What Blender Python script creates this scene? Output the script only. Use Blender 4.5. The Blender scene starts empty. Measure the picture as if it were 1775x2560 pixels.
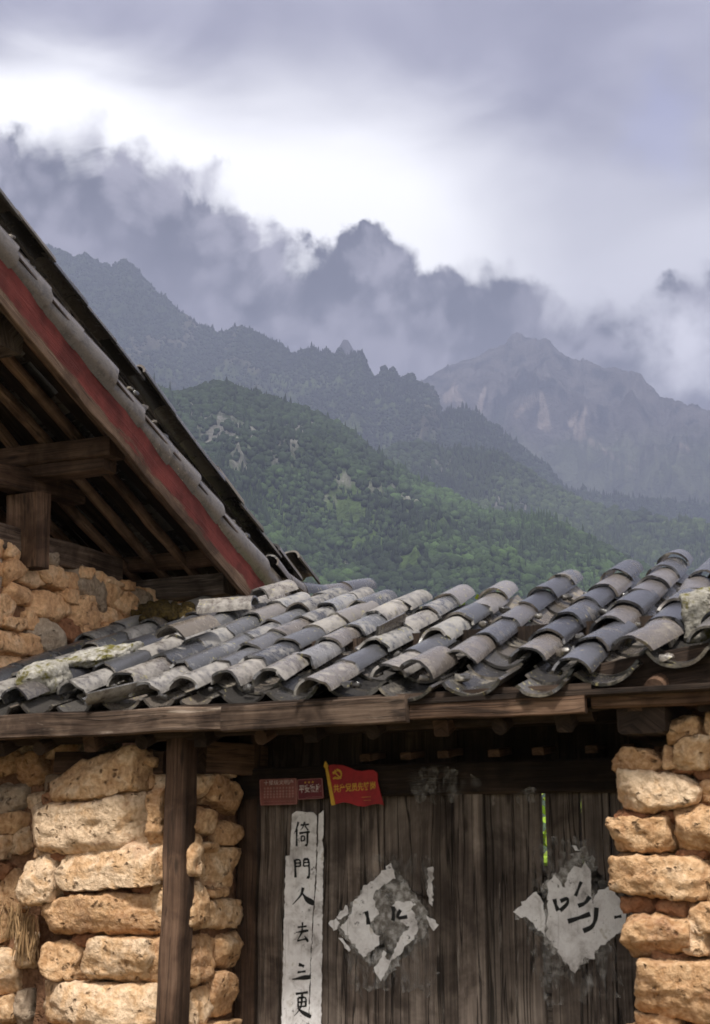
import bpy, bmesh, math, random
import numpy as np
from mathutils import Vector
random.seed(7); RNG = np.random.default_rng(11)
S = bpy.context.scene; COL = S.collection

# ------------------------------------------------------------------ camera, sky, sun, exposure
FPX, CX, CY = 3500.0, 887.5, 1280.0
YAW = math.radians(25.0); PITCH = math.atan(900 / FPX)
CAM = np.array([2.4, -5.2, 1.6])
_fh = np.array([-math.sin(YAW), math.cos(YAW), 0.0]); _r = np.array([math.cos(YAW), math.sin(YAW), 0.0]); _z = np.array([0, 0, 1.0])
_f = math.cos(PITCH) * _fh + math.sin(PITCH) * _z; _u = -math.sin(PITCH) * _fh + math.cos(PITCH) * _z
cam = bpy.data.cameras.new('camera'); camo = bpy.data.objects.new('camera', cam); COL.objects.link(camo)
camo.location = CAM; camo.rotation_euler = (math.pi / 2 + PITCH, 0, YAW)
cam.sensor_fit = 'VERTICAL'; cam.sensor_height = 36; cam.lens = 36 * FPX / 2560; cam.clip_start = 0.1; cam.clip_end = 40000
cam.dof.use_dof = True; cam.dof.focus_distance = 400; cam.dof.aperture_fstop = 9.0; cam.dof.aperture_blades = 7
S.camera = camo
S.view_settings.view_transform = 'Standard'; S.view_settings.look = 'None'; S.view_settings.gamma = 1; S.view_settings.exposure = 1.1
S.view_settings.use_curve_mapping = False
S.cycles.max_bounces = 6; S.cycles.diffuse_bounces = 3; S.cycles.volume_bounces = 0; S.cycles.transparent_max_bounces = 6
S.cycles.use_denoising = True

def ray(x, y): return _f + _r * (x - CX) / FPX + _u * (CY - y) / FPX
def onY(x, y, Y): d = ray(x, y); return CAM + d * (Y - CAM[1]) / d[1]
def onX(x, y, X): d = ray(x, y); return CAM + d * (X - CAM[0]) / d[0]
def azel(x, y):
    d = ray(x, y); d = d / np.linalg.norm(d); return math.atan2(d @ _r, d @ _fh), math.asin(d[2])

class NT:
    def __init__(s, tree): s.t = tree; tree.nodes.clear()
    def n(s, typ, ins=None, **props):
        nd = s.t.nodes.new(typ)
        for k, v in props.items(): setattr(nd, k, v)
        for k, v in (ins or {}).items():
            sock = nd.inputs[k]
            if hasattr(v, 'node'): s.t.links.new(v, sock)
            else: sock.default_value = v
        return nd
    def m(s, op, a, b=0.0, c=0.0, clamp=False):
        return s.n('ShaderNodeMath', {0: a, 1: b, 2: c}, operation=op, use_clamp=clamp).outputs[0]
    def ss(s, v, lo, hi, a=0.0, b=1.0):
        nd = s.n('ShaderNodeMapRange', {'Value': v, 'From Min': lo, 'From Max': hi, 'To Min': a, 'To Max': b}, interpolation_type='SMOOTHSTEP'); return nd.outputs[0]
    def mix(s, f, a, b, blend='MIX'):
        nd = s.n('ShaderNodeMix', data_type='RGBA', blend_type=blend)
        for k, v in ((0, f), (6, a), (7, b)):
            if hasattr(v, 'node'): s.t.links.new(v, nd.inputs[k])
            else: nd.inputs[k].default_value = (tuple(v) + (1,))[:4] if k else v
        return nd.outputs[2]
    def noise(s, vec, scale, detail=4, rough=0.55, dist=0.0, dim='3D'):
        nd = s.n('ShaderNodeTexNoise', {'Scale': scale, 'Detail': detail, 'Roughness': rough, 'Distortion': dist}, noise_dimensions=dim)
        s.t.links.new(vec, nd.inputs['Vector']); return nd.outputs[0]
    def ramp(s, f, stops):
        nd = s.n('ShaderNodeValToRGB', {0: f}); e = nd.color_ramp.elements
        while len(e) < len(stops): e.new(0.5)
        for el, (p, c) in zip(e, stops): el.position = p; el.color = (tuple(c) + (1,))[:4]
        return nd.outputs[0]
    def map(s, vec, scale): return s.n('ShaderNodeMapping', {'Vector': vec, 'Scale': scale}).outputs[0]

def unit3(v): v = np.asarray(v, float); return v / np.linalg.norm(v)
def srgb(r, g, b): return tuple(((v / 255) / 12.92 if v / 255 < .04045 else ((v / 255 + .055) / 1.055) ** 2.4) for v in (r, g, b))

SUN_AZ, SUN_EL = math.radians(160), math.radians(56)          # clockwise from +Y
W = bpy.data.worlds.new('World'); S.world = W; W.use_nodes = True
t = NT(W.node_tree)
gen = t.n('ShaderNodeTexCoord').outputs['Generated']
def wdot(v): return t.n('ShaderNodeVectorMath', {0: gen, 1: tuple(v)}, operation='DOT_PRODUCT').outputs['Value']
az = t.m('ARCTAN2', wdot(_r), wdot(_fh)); el = t.m('ARCSINE', wdot(_z))
dg = math.pi / 180
comb = t.n('ShaderNodeCombineXYZ', {0: t.m('DIVIDE', az, 10 * dg), 1: t.m('DIVIDE', el, 10 * dg), 2: 0.0}).outputs[0]
n1 = t.m('SUBTRACT', t.noise(comb, 1.6, 3, .5), .5); n3 = t.noise(comb, 2.2, 5, .6, .6)
wc = t.n('ShaderNodeTexNoise', {'Scale': 5.0, 'Detail': 8.0, 'Roughness': .58, 'Vector': comb}).outputs[1]
wx = t.n('ShaderNodeSeparateXYZ', {0: t.n('ShaderNodeVectorMath', {0: wc, 1: (.5, .5, .5)}, operation='SUBTRACT').outputs[0]})
n2 = wx.outputs[2]
azw = t.m('MULTIPLY_ADD', wx.outputs[0], 1.6 * dg, az); elw = t.m('MULTIPLY_ADD', wx.outputs[1], 2.6 * dg, el)
def cells(sc, w): return t.n('ShaderNodeTexVoronoi', {'Scale': sc, 'Randomness': 1.0, 'Smoothness': .7, 'Vector': t.n('ShaderNodeVectorMath', {0: comb, 1: t.n('ShaderNodeVectorMath', {0: wc, 1: (w, w, 0)}, operation='MULTIPLY').outputs[0]}, operation='ADD').outputs[0]}, feature='SMOOTH_F1').outputs[0]
puff = t.m('ADD', t.m('MULTIPLY', cells(4.2, .34), .68), t.m('MULTIPLY', cells(11.0, .16), .32))
stretch = t.n('ShaderNodeMapping', {'Vector': comb, 'Rotation': (0, 0, .45), 'Scale': (.5, 1.1, 1)}).outputs[0]
n4 = t.noise(stretch, 1.5, 5, .5, .4)
AZ0, EL1 = 20 * dg, 45 * dg
def curve(pts, src=None):
    fc = t.n('ShaderNodeFloatCurve', {'Value': t.m('MULTIPLY_ADD', azw if src is None else src, 1 / (2 * AZ0), .5)})
    cu = fc.mapping.curves[0]; P = [(a / (2 * AZ0) + .5, e / EL1) for a, e in (azel(*p) for p in pts)]
    P = [(0, P[0][1])] + P + [(1, P[-1][1])]
    while len(cu.points) < len(P): cu.points.new(.5, .5)
    for q, (a, e) in zip(cu.points, P): q.location = (a, e); q.handle_type = 'AUTO'
    fc.mapping.update(); return t.m('MULTIPLY', fc.outputs[0], EL1)
bank_top = curve([(0, 280), (130, 265), (230, 285), (330, 325), (400, 375), (470, 405), (560, 440), (600, 500), (625, 565), (700, 560), (760, 550), (840, 562), (872, 550), (905, 540), (940, 548), (985, 580), (1020, 565), (1060, 615), (1100, 650), (1160, 640), (1240, 635), (1320, 670), (1400, 725), (1500, 722), (1580, 725), (1620, 680), (1700, 645), (1775, 640)])
top_d = t.m('ADD', t.m('SUBTRACT', bank_top, elw), t.m('MULTIPLY', t.m('SUBTRACT', .40, puff), 3.2 * dg))   # >0 inside the bank
soft = t.ss(n3, .35, .65, 0.45 * dg, 2.0 * dg)
bank = t.n('ShaderNodeMapRange', {'Value': top_d, 'From Min': -.35 * dg, 'From Max': soft, 'To Min': 0.0, 'To Max': 1.0}, interpolation_type='SMOOTHSTEP').outputs[0]
glow_top = curve([(0, 265), (250, 310), (600, 500), (900, 560), (1200, 640), (1775, 690)], az)
h = t.m('MULTIPLY', t.m('ADD', t.m('SUBTRACT', glow_top, el), t.m('MULTIPLY', t.m('SUBTRACT', n4, .5), 4.5 * dg)), -1.0)
h = t.m('MULTIPLY', h, t.ss(az, -13 * dg, -3 * dg, 2.0, 1.0))
white = t.ss(h, 1.2 * dg, 8.0 * dg, 1.0, 0.0)
white = t.m('MULTIPLY', white, t.ss(t.m('ADD', az, t.m('MULTIPLY', n1, 6 * dg)), 1.5 * dg, 11 * dg, 1.0, .38))
up = t.mix(t.ss(n4, .3, .7), srgb(122, 120, 137), srgb(166, 164, 178))
ba, be = azel(1660, 320)
spot = t.m('SQRT', t.m('ADD', t.m('POWER', t.m('SUBTRACT', az, ba), 2.0), t.m('MULTIPLY', t.m('POWER', t.m('SUBTRACT', el, be), 2.0), .6)))
spot = t.ss(t.m('ADD', spot, t.m('MULTIPLY', n2, 4 * dg)), 0.3 * dg, 2.6 * dg, .75, 0.0)
up = t.mix(spot, up, srgb(138, 140, 172))
up = t.mix(white, up, (1.06, 1.05, 1.05))
under = t.ss(top_d, 1.2 * dg, 6.5 * dg)
lump = t.m('ADD', t.m('MULTIPLY', n3, .55), t.m('MULTIPLY', t.m('SUBTRACT', .95, puff), .45))
bk = t.mix(t.ss(lump, .42, .62), srgb(62, 60, 68), srgb(146, 142, 151))
bk = t.mix(t.m('MULTIPLY', under, .6), bk, srgb(134, 130, 142))
wa, we = azel(1720, 860)
hole = t.m('SQRT', t.m('ADD', t.m('POWER', t.m('SUBTRACT', az, wa), 2.0), t.m('MULTIPLY', t.m('POWER', t.m('SUBTRACT', el, we), 2.0), 1.2)))
hole = t.ss(t.m('ADD', hole, t.m('MULTIPLY', n2, 4.5 * dg)), 0.2 * dg, 3.0 * dg, .85, 0.0)
bk = t.mix(hole, bk, srgb(232, 230, 238))
sky = t.mix(bank, up, bk)
# away from the photographed side: a plain bright overcast that only the lighting sees
side = t.ss(t.m('ABSOLUTE', az), 24 * dg, 60 * dg)
high = t.ss(el, 40 * dg, 62 * dg)
over = t.mix(t.ss(t.noise(gen, 2.2, 5), .3, .7), (.22, .22, .25), (.40, .40, .41))
over = t.mix(t.ss(wdot(unit3((.8, -.55, .25))), .1, .95), over, (.95, .90, .84))
sky = t.mix(t.m('MAXIMUM', side, high), sky, over)
nish = t.n('ShaderNodeTexSky', sky_type='NISHITA', sun_disc=False, sun_elevation=SUN_EL, sun_rotation=SUN_AZ)
b1 = t.n('ShaderNodeBackground', {'Color': nish.outputs[0], 'Strength': .06})
b2 = t.n('ShaderNodeBackground', {'Color': sky, 'Strength': .88})
ms = t.n('ShaderNodeMixShader', {0: .94, 1: b1.outputs[0], 2: b2.outputs[0]})
t.n('ShaderNodeOutputWorld', {0: ms.outputs[0]})

sl = bpy.data.lights.new('sun', 'SUN'); sl.energy = 3.0; sl.angle = math.radians(9); sl.color = (1, .95, .87)
so = bpy.data.objects.new('sun', sl); COL.objects.link(so)
so.rotation_euler = Vector((-math.sin(SUN_AZ) * math.cos(SUN_EL), -math.cos(SUN_AZ) * math.cos(SUN_EL), -math.sin(SUN_EL))).to_track_quat('-Z', 'Y').to_euler()

# ------------------------------------------------------------------ helpers
def _hash(ix, iy, iz, seed):
    h = (ix.astype(np.uint32) * np.uint32(374761393) + iy.astype(np.uint32) * np.uint32(668265263) + iz.astype(np.uint32) * np.uint32(2147483647) + np.uint32(seed * 1274126177 & 0xffffffff))
    h = (h ^ (h >> np.uint32(13))) * np.uint32(1274126177); h ^= h >> np.uint32(16)
    return (h & np.uint32(0xffffff)).astype(np.float64) / 0xffffff
def vnoise(p, seed=0):
    p = np.asarray(p, float); i = np.floor(p).astype(np.int64); f = p - i; f = f * f * (3 - 2 * f); r = 0
    for dx in (0, 1):
        for dy in (0, 1):
            for dz in (0, 1):
                w = (f[:, 0] if dx else 1 - f[:, 0]) * (f[:, 1] if dy else 1 - f[:, 1]) * (f[:, 2] if dz else 1 - f[:, 2])
                r = r + w * _hash(i[:, 0] + dx, i[:, 1] + dy, i[:, 2] + dz, seed)
    return r * 2 - 1
def fbm(p, octv=4, seed=0, gain=.5, ridged=False):
    a, s, r = 1.0, 1.0, 0
    for o in range(octv):
        n = vnoise(p * s + o * 17.3, seed + o); r = r + a * ((1 - 2 * np.abs(n)) if ridged else n); a *= gain; s *= 2.03
    return r

def link(name, me, mat=None, parent=None):
    o = bpy.data.objects.new(name, me); COL.objects.link(o)
    if mat and me: me.materials.append(mat)
    if parent: o.parent = parent
    return o
def tag(o, label=None, cat=None, group=None, kind=None):
    for k, v in (('label', label), ('category', cat), ('group', group), ('kind', kind)):
        if v: o[k] = v
    return o
def empty(name, loc, label, cat, group=None):
    o = bpy.data.objects.new(name, None); COL.objects.link(o); o.empty_display_size = .1
    return tag(o, label, cat, group)                     # kept at the origin so that parts can be given in scene metres
class MB:
    def __init__(s): s.v = []; s.f = []; s.uv = []; s.k = 0
    def add(s, v, f, uv=None):
        v = np.asarray(v, float); s.v.append(v); s.f += [tuple(int(i) + s.k for i in q) for q in f]; s.k += len(v)
        s.uv.append(np.zeros((len(v), 2)) if uv is None else np.asarray(uv, float)); return s
    def build(s, name, mat, parent=None, smooth=35):
        me = bpy.data.meshes.new(name); V = np.concatenate(s.v); me.from_pydata(V.tolist(), [], s.f)
        UV = np.concatenate(s.uv); ul = me.uv_layers.new(name='UVMap')
        li = np.empty(len(me.loops), np.int32); me.loops.foreach_get('vertex_index', li)
        ul.data.foreach_set('uv', UV[li].astype(np.float32).ravel())
        if smooth:
            me.polygons.foreach_set('use_smooth', np.ones(len(me.polygons), bool))
            if smooth < 180: me.set_sharp_from_angle(angle=math.radians(smooth))
        me.update(); return link(name, me, mat, parent)

def unit(v): v = np.asarray(v, float); return v / np.linalg.norm(v)
def prof_rect(w, h, c):
    a, b = w / 2, h / 2; return np.array([(-a + c, -b), (a - c, -b), (a, -b + c), (a, b - c), (a - c, b), (-a + c, b), (-a, b - c), (-a, -b + c)])
def prof_round(w, h, n=14):
    return np.array([(w / 2 * math.cos(2 * math.pi * i / n), h / 2 * math.sin(2 * math.pi * i / n)) for i in range(n)])
def beam(mb, p0, p1, w, h, up=(0, 0, 1), rnd=False, warp=.006, seg=None, cham=None, taper=1.0):
    """timber from p0 to p1; w sideways, h along up; grain runs along u in UV"""
    p0, p1 = np.asarray(p0, float), np.asarray(p1, float); L = np.linalg.norm(p1 - p0); d = (p1 - p0) / L
    sd = unit(np.cross(d, up)); u = np.cross(sd, d); pr = prof_round(w, h) if rnd else prof_rect(w, h, cham or min(w, h) * .09)
    n = seg or max(3, int(L / .07)); k = len(pr); off = random.uniform(0, 50), random.uniform(0, 50)
    per = np.concatenate([[0], np.cumsum(np.linalg.norm(np.roll(pr, -1, 0) - pr, axis=1))])[:k]
    V = []; UV = []
    for i in range(n + 1):
        tt = i / n; s = 1 + (taper - 1) * tt
        for j in range(k):
            V.append(p0 + d * L * tt + sd * pr[j, 0] * s + u * pr[j, 1] * s); UV.append((off[0] + L * tt, off[1] + per[j]))
    V = np.array(V)
    if warp:
        q = V * 3 + off[0]; V = V + np.stack([fbm(q, 2, 3), fbm(q, 2, 9), fbm(q, 2, 14)], 1) * warp
        q = V * 22 + off[0]; V = V + np.stack([vnoise(q, 3), vnoise(q, 9), vnoise(q, 14)], 1) * warp * .3
    F = [(i * k + j, i * k + (j + 1) % k, (i + 1) * k + (j + 1) % k, (i + 1) * k + j) for i in range(n) for j in range(k)]
    F += [tuple(range(k))[::-1], tuple(n * k + j for j in range(k))]
    mb.add(V, F, UV)
def timber(name, mat, parent, *a, **k):
    m = MB(); beam(m, *a, **k); return m.build(name, mat, parent)

_cs = {}
def cube_sphere(n):
    if n in _cs: return _cs[n]
    idx = {}; V = []; F = []
    def vid(p):
        key = tuple(np.round(p, 6))
        if key not in idx: idx[key] = len(V); V.append(p)
        return idx[key]
    g = np.tan(np.linspace(-1, 1, n + 1) * math.pi / 4)
    for ax in range(3):
        for sg in (-1, 1):
            for i in range(n):
                for j in range(n):
                    q = []
                    for a, b in ((i, j), (i + 1, j), (i + 1, j + 1), (i, j + 1)):
                        p = np.zeros(3); p[ax] = sg; p[(ax + 1) % 3] = g[a]; p[(ax + 2) % 3] = g[b]; q.append(vid(p))
                    F.append(tuple(q) if sg > 0 else tuple(q[::-1]))
    V = np.array(V); V /= np.linalg.norm(V, axis=1)[:, None]; _cs[n] = (V, F); return _cs[n]
def stone_mesh(mb, c, ax, half, n=12, cuts=9, rough=.05, soft=14, seed=None):
    """a rough block: box planes plus random cuts, rounded by a soft minimum, then weathered with noise. ax rows = local axes"""
    rg = np.random.default_rng(seed if seed is not None else random.randrange(1 << 30)); D, F = cube_sphere(n)
    N = [(1, 0, 0), (-1, 0, 0), (0, 1, 0), (0, -1, 0), (0, 0, 1), (0, 0, -1)]; H = [1.0] * 6
    N = [unit(np.array(q) + rg.normal(0, .13, 3)) for q in N]
    for _ in range(cuts):
        q = unit(rg.normal(0, 1, 3)); N.append(q); H.append(np.abs(q).sum() * rg.uniform(.66, .86))
    dot = np.clip(D @ np.array(N).T, 1e-3, None); r = np.array(H) / dot
    r = (r ** -soft).sum(1) ** (-1 / soft)
    P = np.clip(D * r[:, None], -1.05, 1.05); o = rg.uniform(0, 90)
    m = min(half)
    P = P * np.asarray(half); nn = unit_rows(P / np.asarray(half) ** 2)
    w = fbm(P / m * .9 + o, 3, 5) * rough * 1.6 * m + fbm(P * 34 + o, 3, 8, .6) * rough * .16 + fbm(P * 16 + o, 2, 2, .5, True) * rough * .1
    P = P + nn * w[:, None]
    mb.add(P @ np.asarray(ax) + np.asarray(c), F)
def unit_rows(a): return a / np.linalg.norm(a, axis=1)[:, None]

# ------------------------------------------------------------------ materials
def material(name):
    m = bpy.data.materials.new(name); m.use_nodes = True; return m, NT(m.node_tree)
def finish(t, col, rough=.8, bump=None, bs=.3, bd=.01, spec=.3, alpha=None):
    ins = {'Base Color': col, 'Roughness': rough, 'Specular IOR Level': spec}
    if bump is not None: ins['Normal'] = t.n('ShaderNodeBump', {'Height': bump, 'Strength': bs, 'Distance': bd}).outputs[0]
    if alpha is not None: ins['Alpha'] = alpha
    b = t.n('ShaderNodeBsdfPrincipled', ins); t.n('ShaderNodeOutputMaterial', {0: b.outputs[0]})
def wood(name, stops, red=None, pale=None, crack=.5, sc=1.0):
    m, t = material(name); uv = t.n('ShaderNodeUVMap').outputs[0]; ob = t.n('ShaderNodeTexCoord').outputs['Object']
    g = t.noise(t.map(uv, (1.6 * sc, 42 * sc, 1)), 1.0, 6, .62, .8)
    g2 = t.noise(t.map(uv, (5 * sc, 190 * sc, 1)), 1.0, 3, .6, .3)
    blot = t.noise(ob, 5.5, 4, .6)
    f = t.m('ADD', t.m('MULTIPLY', g, .62), t.m('MULTIPLY', blot, .38))
    c = t.ramp(f, stops)
    c = t.mix(.45, c, t.mix(t.ss(g2, .3, .7), (.35, .33, .32), (1.15, 1.12, 1.08)), 'MULTIPLY')
    ck = t.noise(t.map(uv, (.9 * sc, 26 * sc, 1)), 1.0, 4, .5, .5)
    sn = t.ss(t.noise(ob, 2.8, 6, .62, .5), .44, .60, 0, .72); c = t.mix(sn, c, t.mix(1.0, c, (.28, .25, .24), 'MULTIPLY'))
    rdw = t.n('ShaderNodeNewGeometry').outputs['Random Per Island']; c = t.mix(1.0, c, t.ramp(rdw, [(0, (.62, .60, .58)), (.5, (.95, .95, .95)), (1, (1.38, 1.36, 1.34))]), 'MULTIPLY')
    ckm = t.ss(t.m('ABSOLUTE', t.m('SUBTRACT', ck, .5)), .004, .022, crack, 0.0)
    c = t.mix(ckm, c, (.008, .006, .005))
    vo = t.n('ShaderNodeTexVoronoi', {'Scale': 1.0, 'Randomness': 1.0}); t.t.links.new(t.map(uv, (3.2, 11, 1)), vo.inputs['Vector'])
    kn = t.ss(vo.outputs['Distance'], .06, .16, .75, 0.0); c = t.mix(kn, c, (.02, .014, .010))
    if red:
        rm = t.noise(t.map(uv, (3, 16, 1)), 1.0, 6, .68, .6)
        if name == 'red_board':                      # paint survives along the upper part of the board
            sp = t.n('ShaderNodeSeparateXYZ', {0: ob}); up_ = t.m('MULTIPLY_ADD', sp.outputs[1], .412, sp.outputs[2]); rm = t.m('ADD', t.m('MULTIPLY', t.m('SUBTRACT', rm, .5), 1.0), t.m('MULTIPLY_ADD', t.m('SUBTRACT', up_, 3.885), 5.0, .45))
        c = t.mix(t.ss(rm, red[1], red[1] + .10), c, t.mix(t.ss(blot, .35, .65), red[0], tuple(v * .55 for v in red[0])))
    if pale:
        pm = t.noise(t.map(uv, (2.4, 20, 1)), 1.0, 6, .7, .5); c = t.mix(t.ss(pm, pale[1], pale[1] + .14), c, pale[0])
    hgt = t.m('SUBTRACT', t.m('ADD', g, t.m('MULTIPLY', g2, .5)), t.m('MULTIPLY', ckm, 1.2))
    finish(t, c, .85, hgt, .75, .004, .2); return m
M = {}
M['grey_wood'] = wood('grey_wood', [(.3, (.045, .034, .027)), (.5, (.13, .10, .082)), (.68, (.27, .225, .19))])
M['door_wood'] = wood('door_wood', [(.32, (.042, .033, .028)), (.5, (.135, .110, .094)), (.7, (.30, .255, .22))], pale=((.27, .235, .205), .60), crack=.85, sc=.62)
M['brown_wood'] = wood('brown_wood', [(.3, (.045, .026, .017)), (.5, (.12, .072, .047)), (.7, (.22, .145, .10))])
M['post_wood'] = wood('post_wood', [(.3, (.035, .020, .013)), (.5, (.095, .057, .038)), (.7, (.18, .115, .08))])
M['rafter_wood'] = wood('rafter_wood', [(.3, (.07, .043, .030)), (.5, (.19, .12, .082)), (.7, (.32, .22, .16))])
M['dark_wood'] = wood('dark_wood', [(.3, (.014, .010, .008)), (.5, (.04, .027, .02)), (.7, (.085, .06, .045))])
M['pale_beam'] = wood('pale_beam', [(.36, (.035, .022, .016)), (.47, (.12, .082, .06)), (.66, (.27, .20, .155))], pale=((.36, .29, .235), .60))
M['red_board'] = wood('red_board', [(.3, (.07, .045, .033)), (.5, (.19, .125, .09)), (.7, (.33, .24, .18))], red=((.125, .028, .024), .37), pale=((.42, .31, .24), .66))
M['brown_board'] = wood('brown_board', [(.3, (.08, .045, .030)), (.5, (.21, .125, .083)), (.7, (.36, .24, .17))], red=((.26, .05, .035), .62))

def stone_mat(name, cols, mud=.5, pits=.8, lichen=None):
    m, t = material(name); ob = t.n('ShaderNodeTexCoord').outputs['Object']; rd = t.n('ShaderNodeNewGeometry').outputs['Random Per Island']
    rnd = t.n('ShaderNodeObjectInfo').outputs['Random']
    n1 = t.noise(ob, 9, 6, .62, .4); n2 = t.noise(ob, 45, 6, .65, .2)
    c = t.ramp(t.m('ADD', t.m('MULTIPLY', t.ss(n1, .25, .75), .55), t.m('MULTIPLY', t.m('FRACT', t.m('ADD', rd, rnd)), .55)), [(.2, cols[0]), (.42, cols[1]), (.62, cols[2]), (.8, cols[3])])
    c = t.mix(t.ss(n2, .34, .66), t.mix(.5, c, tuple(v * .45 for v in cols[1])), t.mix(.3, c, cols[3]))
    v = t.n('ShaderNodeTexVoronoi', {'Scale': 26.0, 'Randomness': 1.0}); t.t.links.new(t.n('ShaderNodeVectorMath', {0: ob, 1: t.n('ShaderNodeVectorMath', {0: t.n('ShaderNodeTexNoise', {'Scale': 18.0, 'Detail': 4.0, 'Vector': ob}).outputs[1], 1: (.09, .09, .09)}, operation='MULTIPLY').outputs[0]}, operation='ADD').outputs[0], v.inputs['Vector'])
    pit = t.m('MULTIPLY', t.ss(v.outputs['Distance'], .10, .34, 1.0, 0.0), t.ss(t.noise(ob, 11, 4, .6), .46, .60))
    c = t.mix(t.m('MULTIPLY', pit, pits), c, (.09, .05, .028))
    red = t.ss(t.noise(ob, 5.5, 5, .65, .6), .56, .72); c = t.mix(t.m('MULTIPLY', red, mud), c, (.30, .125, .060))
    if lichen: c = t.mix(t.ss(t.noise(ob, 12, 6, .7), .48, .6), c, lichen)
    hgt = t.m('SUBTRACT', t.m('ADD', t.m('MULTIPLY', n1, .6), t.m('MULTIPLY', n2, .55)), t.m('MULTIPLY', pit, .5))
    finish(t, c, .92, hgt, 1.0, .03, .12); return m
M['stone'] = stone_mat('tan_limestone', [(.36, .185, .088), (.54, .305, .145), (.66, .42, .23), (.77, .58, .40)])
M['ochre'] = stone_mat('ochre_rubble', [(.50, .29, .16), (.70, .385, .19), (.79, .475, .25), (.82, .56, .35)], .25, .35)
M['grey_stone'] = stone_mat('grey_rubble', [(.27, .19, .13), (.36, .265, .185), (.44, .34, .25), (.52, .42, .32)], .15, .35)
M['red_mud'] = stone_mat('red_mud', [(.20, .085, .045), (.28, .125, .065), (.34, .16, .085), (.38, .2, .11)], .4, .5)
M['mortar'] = stone_mat('earth_mortar', [(.11, .055, .032), (.17, .088, .048), (.23, .12, .066), (.3, .17, .1)], .4, .6)
M['lichen_stone'] = stone_mat('lichen_stone', [(.20, .18, .15), (.28, .26, .22), (.36, .34, .30), (.46, .44, .40)], 0, .6, (.13, .115, .03))

def tile_mat(name, lo, hi, pale, lich, more=0.0):
    m, t = material(name); ob = t.n('ShaderNodeTexCoord').outputs['Object']; rd = t.n('ShaderNodeNewGeometry').outputs['Random Per Island']
    n1 = t.noise(ob, 7, 5, .6, .3); n2 = t.noise(ob, 30, 6, .68, .3); n3 = t.noise(ob, 120, 3, .6)
    c = t.mix(t.m('ADD', t.m('MULTIPLY', t.m('POWER', rd, 1.6), .85), t.m('MULTIPLY', n1, .25)), lo, hi)
    warm = t.m('FRACT', t.m('MULTIPLY', rd, 7.31)); c = t.mix(t.m('MULTIPLY', t.ss(warm, .62, .9), .5), c, (.20, .165, .135))
    r2 = t.m('FRACT', t.m('MULTIPLY', rd, 13.7))
    thr = t.m('MULTIPLY_ADD', r2, .26, .40 + more)
    pm = t.ss(t.m('SUBTRACT', t.m('ADD', t.m('MULTIPLY', n1, .45), t.m('MULTIPLY', n2, .55)), thr), -.05, .12)
    c = t.mix(t.m('MULTIPLY', pm, .55), c, pale)
    r3 = t.m('FRACT', t.m('MULTIPLY', rd, 29.3))
    dk = t.m('MULTIPLY', t.ss(t.noise(ob, 16, 6, .7), .49, .60), t.ss(r3, .25, .9)); c = t.mix(t.m('MULTIPLY', dk, .6), c, (.045, .041, .04))
    ly = t.m('MULTIPLY', t.ss(t.noise(ob, 42, 4, .6), .61, .68), t.ss(t.noise(ob, 3, 2), .45, .62)); c = t.mix(t.m('MULTIPLY', ly, .8), c, lich)
    c = t.mix(.35, c, t.mix(t.ss(n3, .3, .7), (.55, .55, .55), (1.2, 1.2, 1.2)), 'MULTIPLY')
    finish(t, c, t.mix(pm, (.24, .24, .24), (.68, .68, .68)), t.m('ADD', n2, t.m('MULTIPLY', n3, .4)), 45e-2, .005, .6); return m
M['tile_old'] = tile_mat('weathered_tile', (.022, .022, .026), (.185, .185, .194), (.38, .355, .325), (.36, .32, .13))
M['tile_new'] = tile_mat('slate_grey_tile', (.022, .022, .027), (.085, .085, .095), (.26, .23, .19), (.30, .26, .16), .08)
M['tile_pan'] = tile_mat('pan_tile', (.018, .017, .017), (.085, .078, .072), (.32, .275, .21), (.32, .28, .14), .07)
M['tile_verge'] = tile_mat('verge_tile', (.034, .036, .040), (.080, .083, .090), (.17, .17, .165), (.30, .24, .18), .09)
M['tile_dark'] = tile_mat('dark_tile', (.02, .018, .018), (.05, .045, .042), (.11, .095, .08), (.10, .085, .05))

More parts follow.
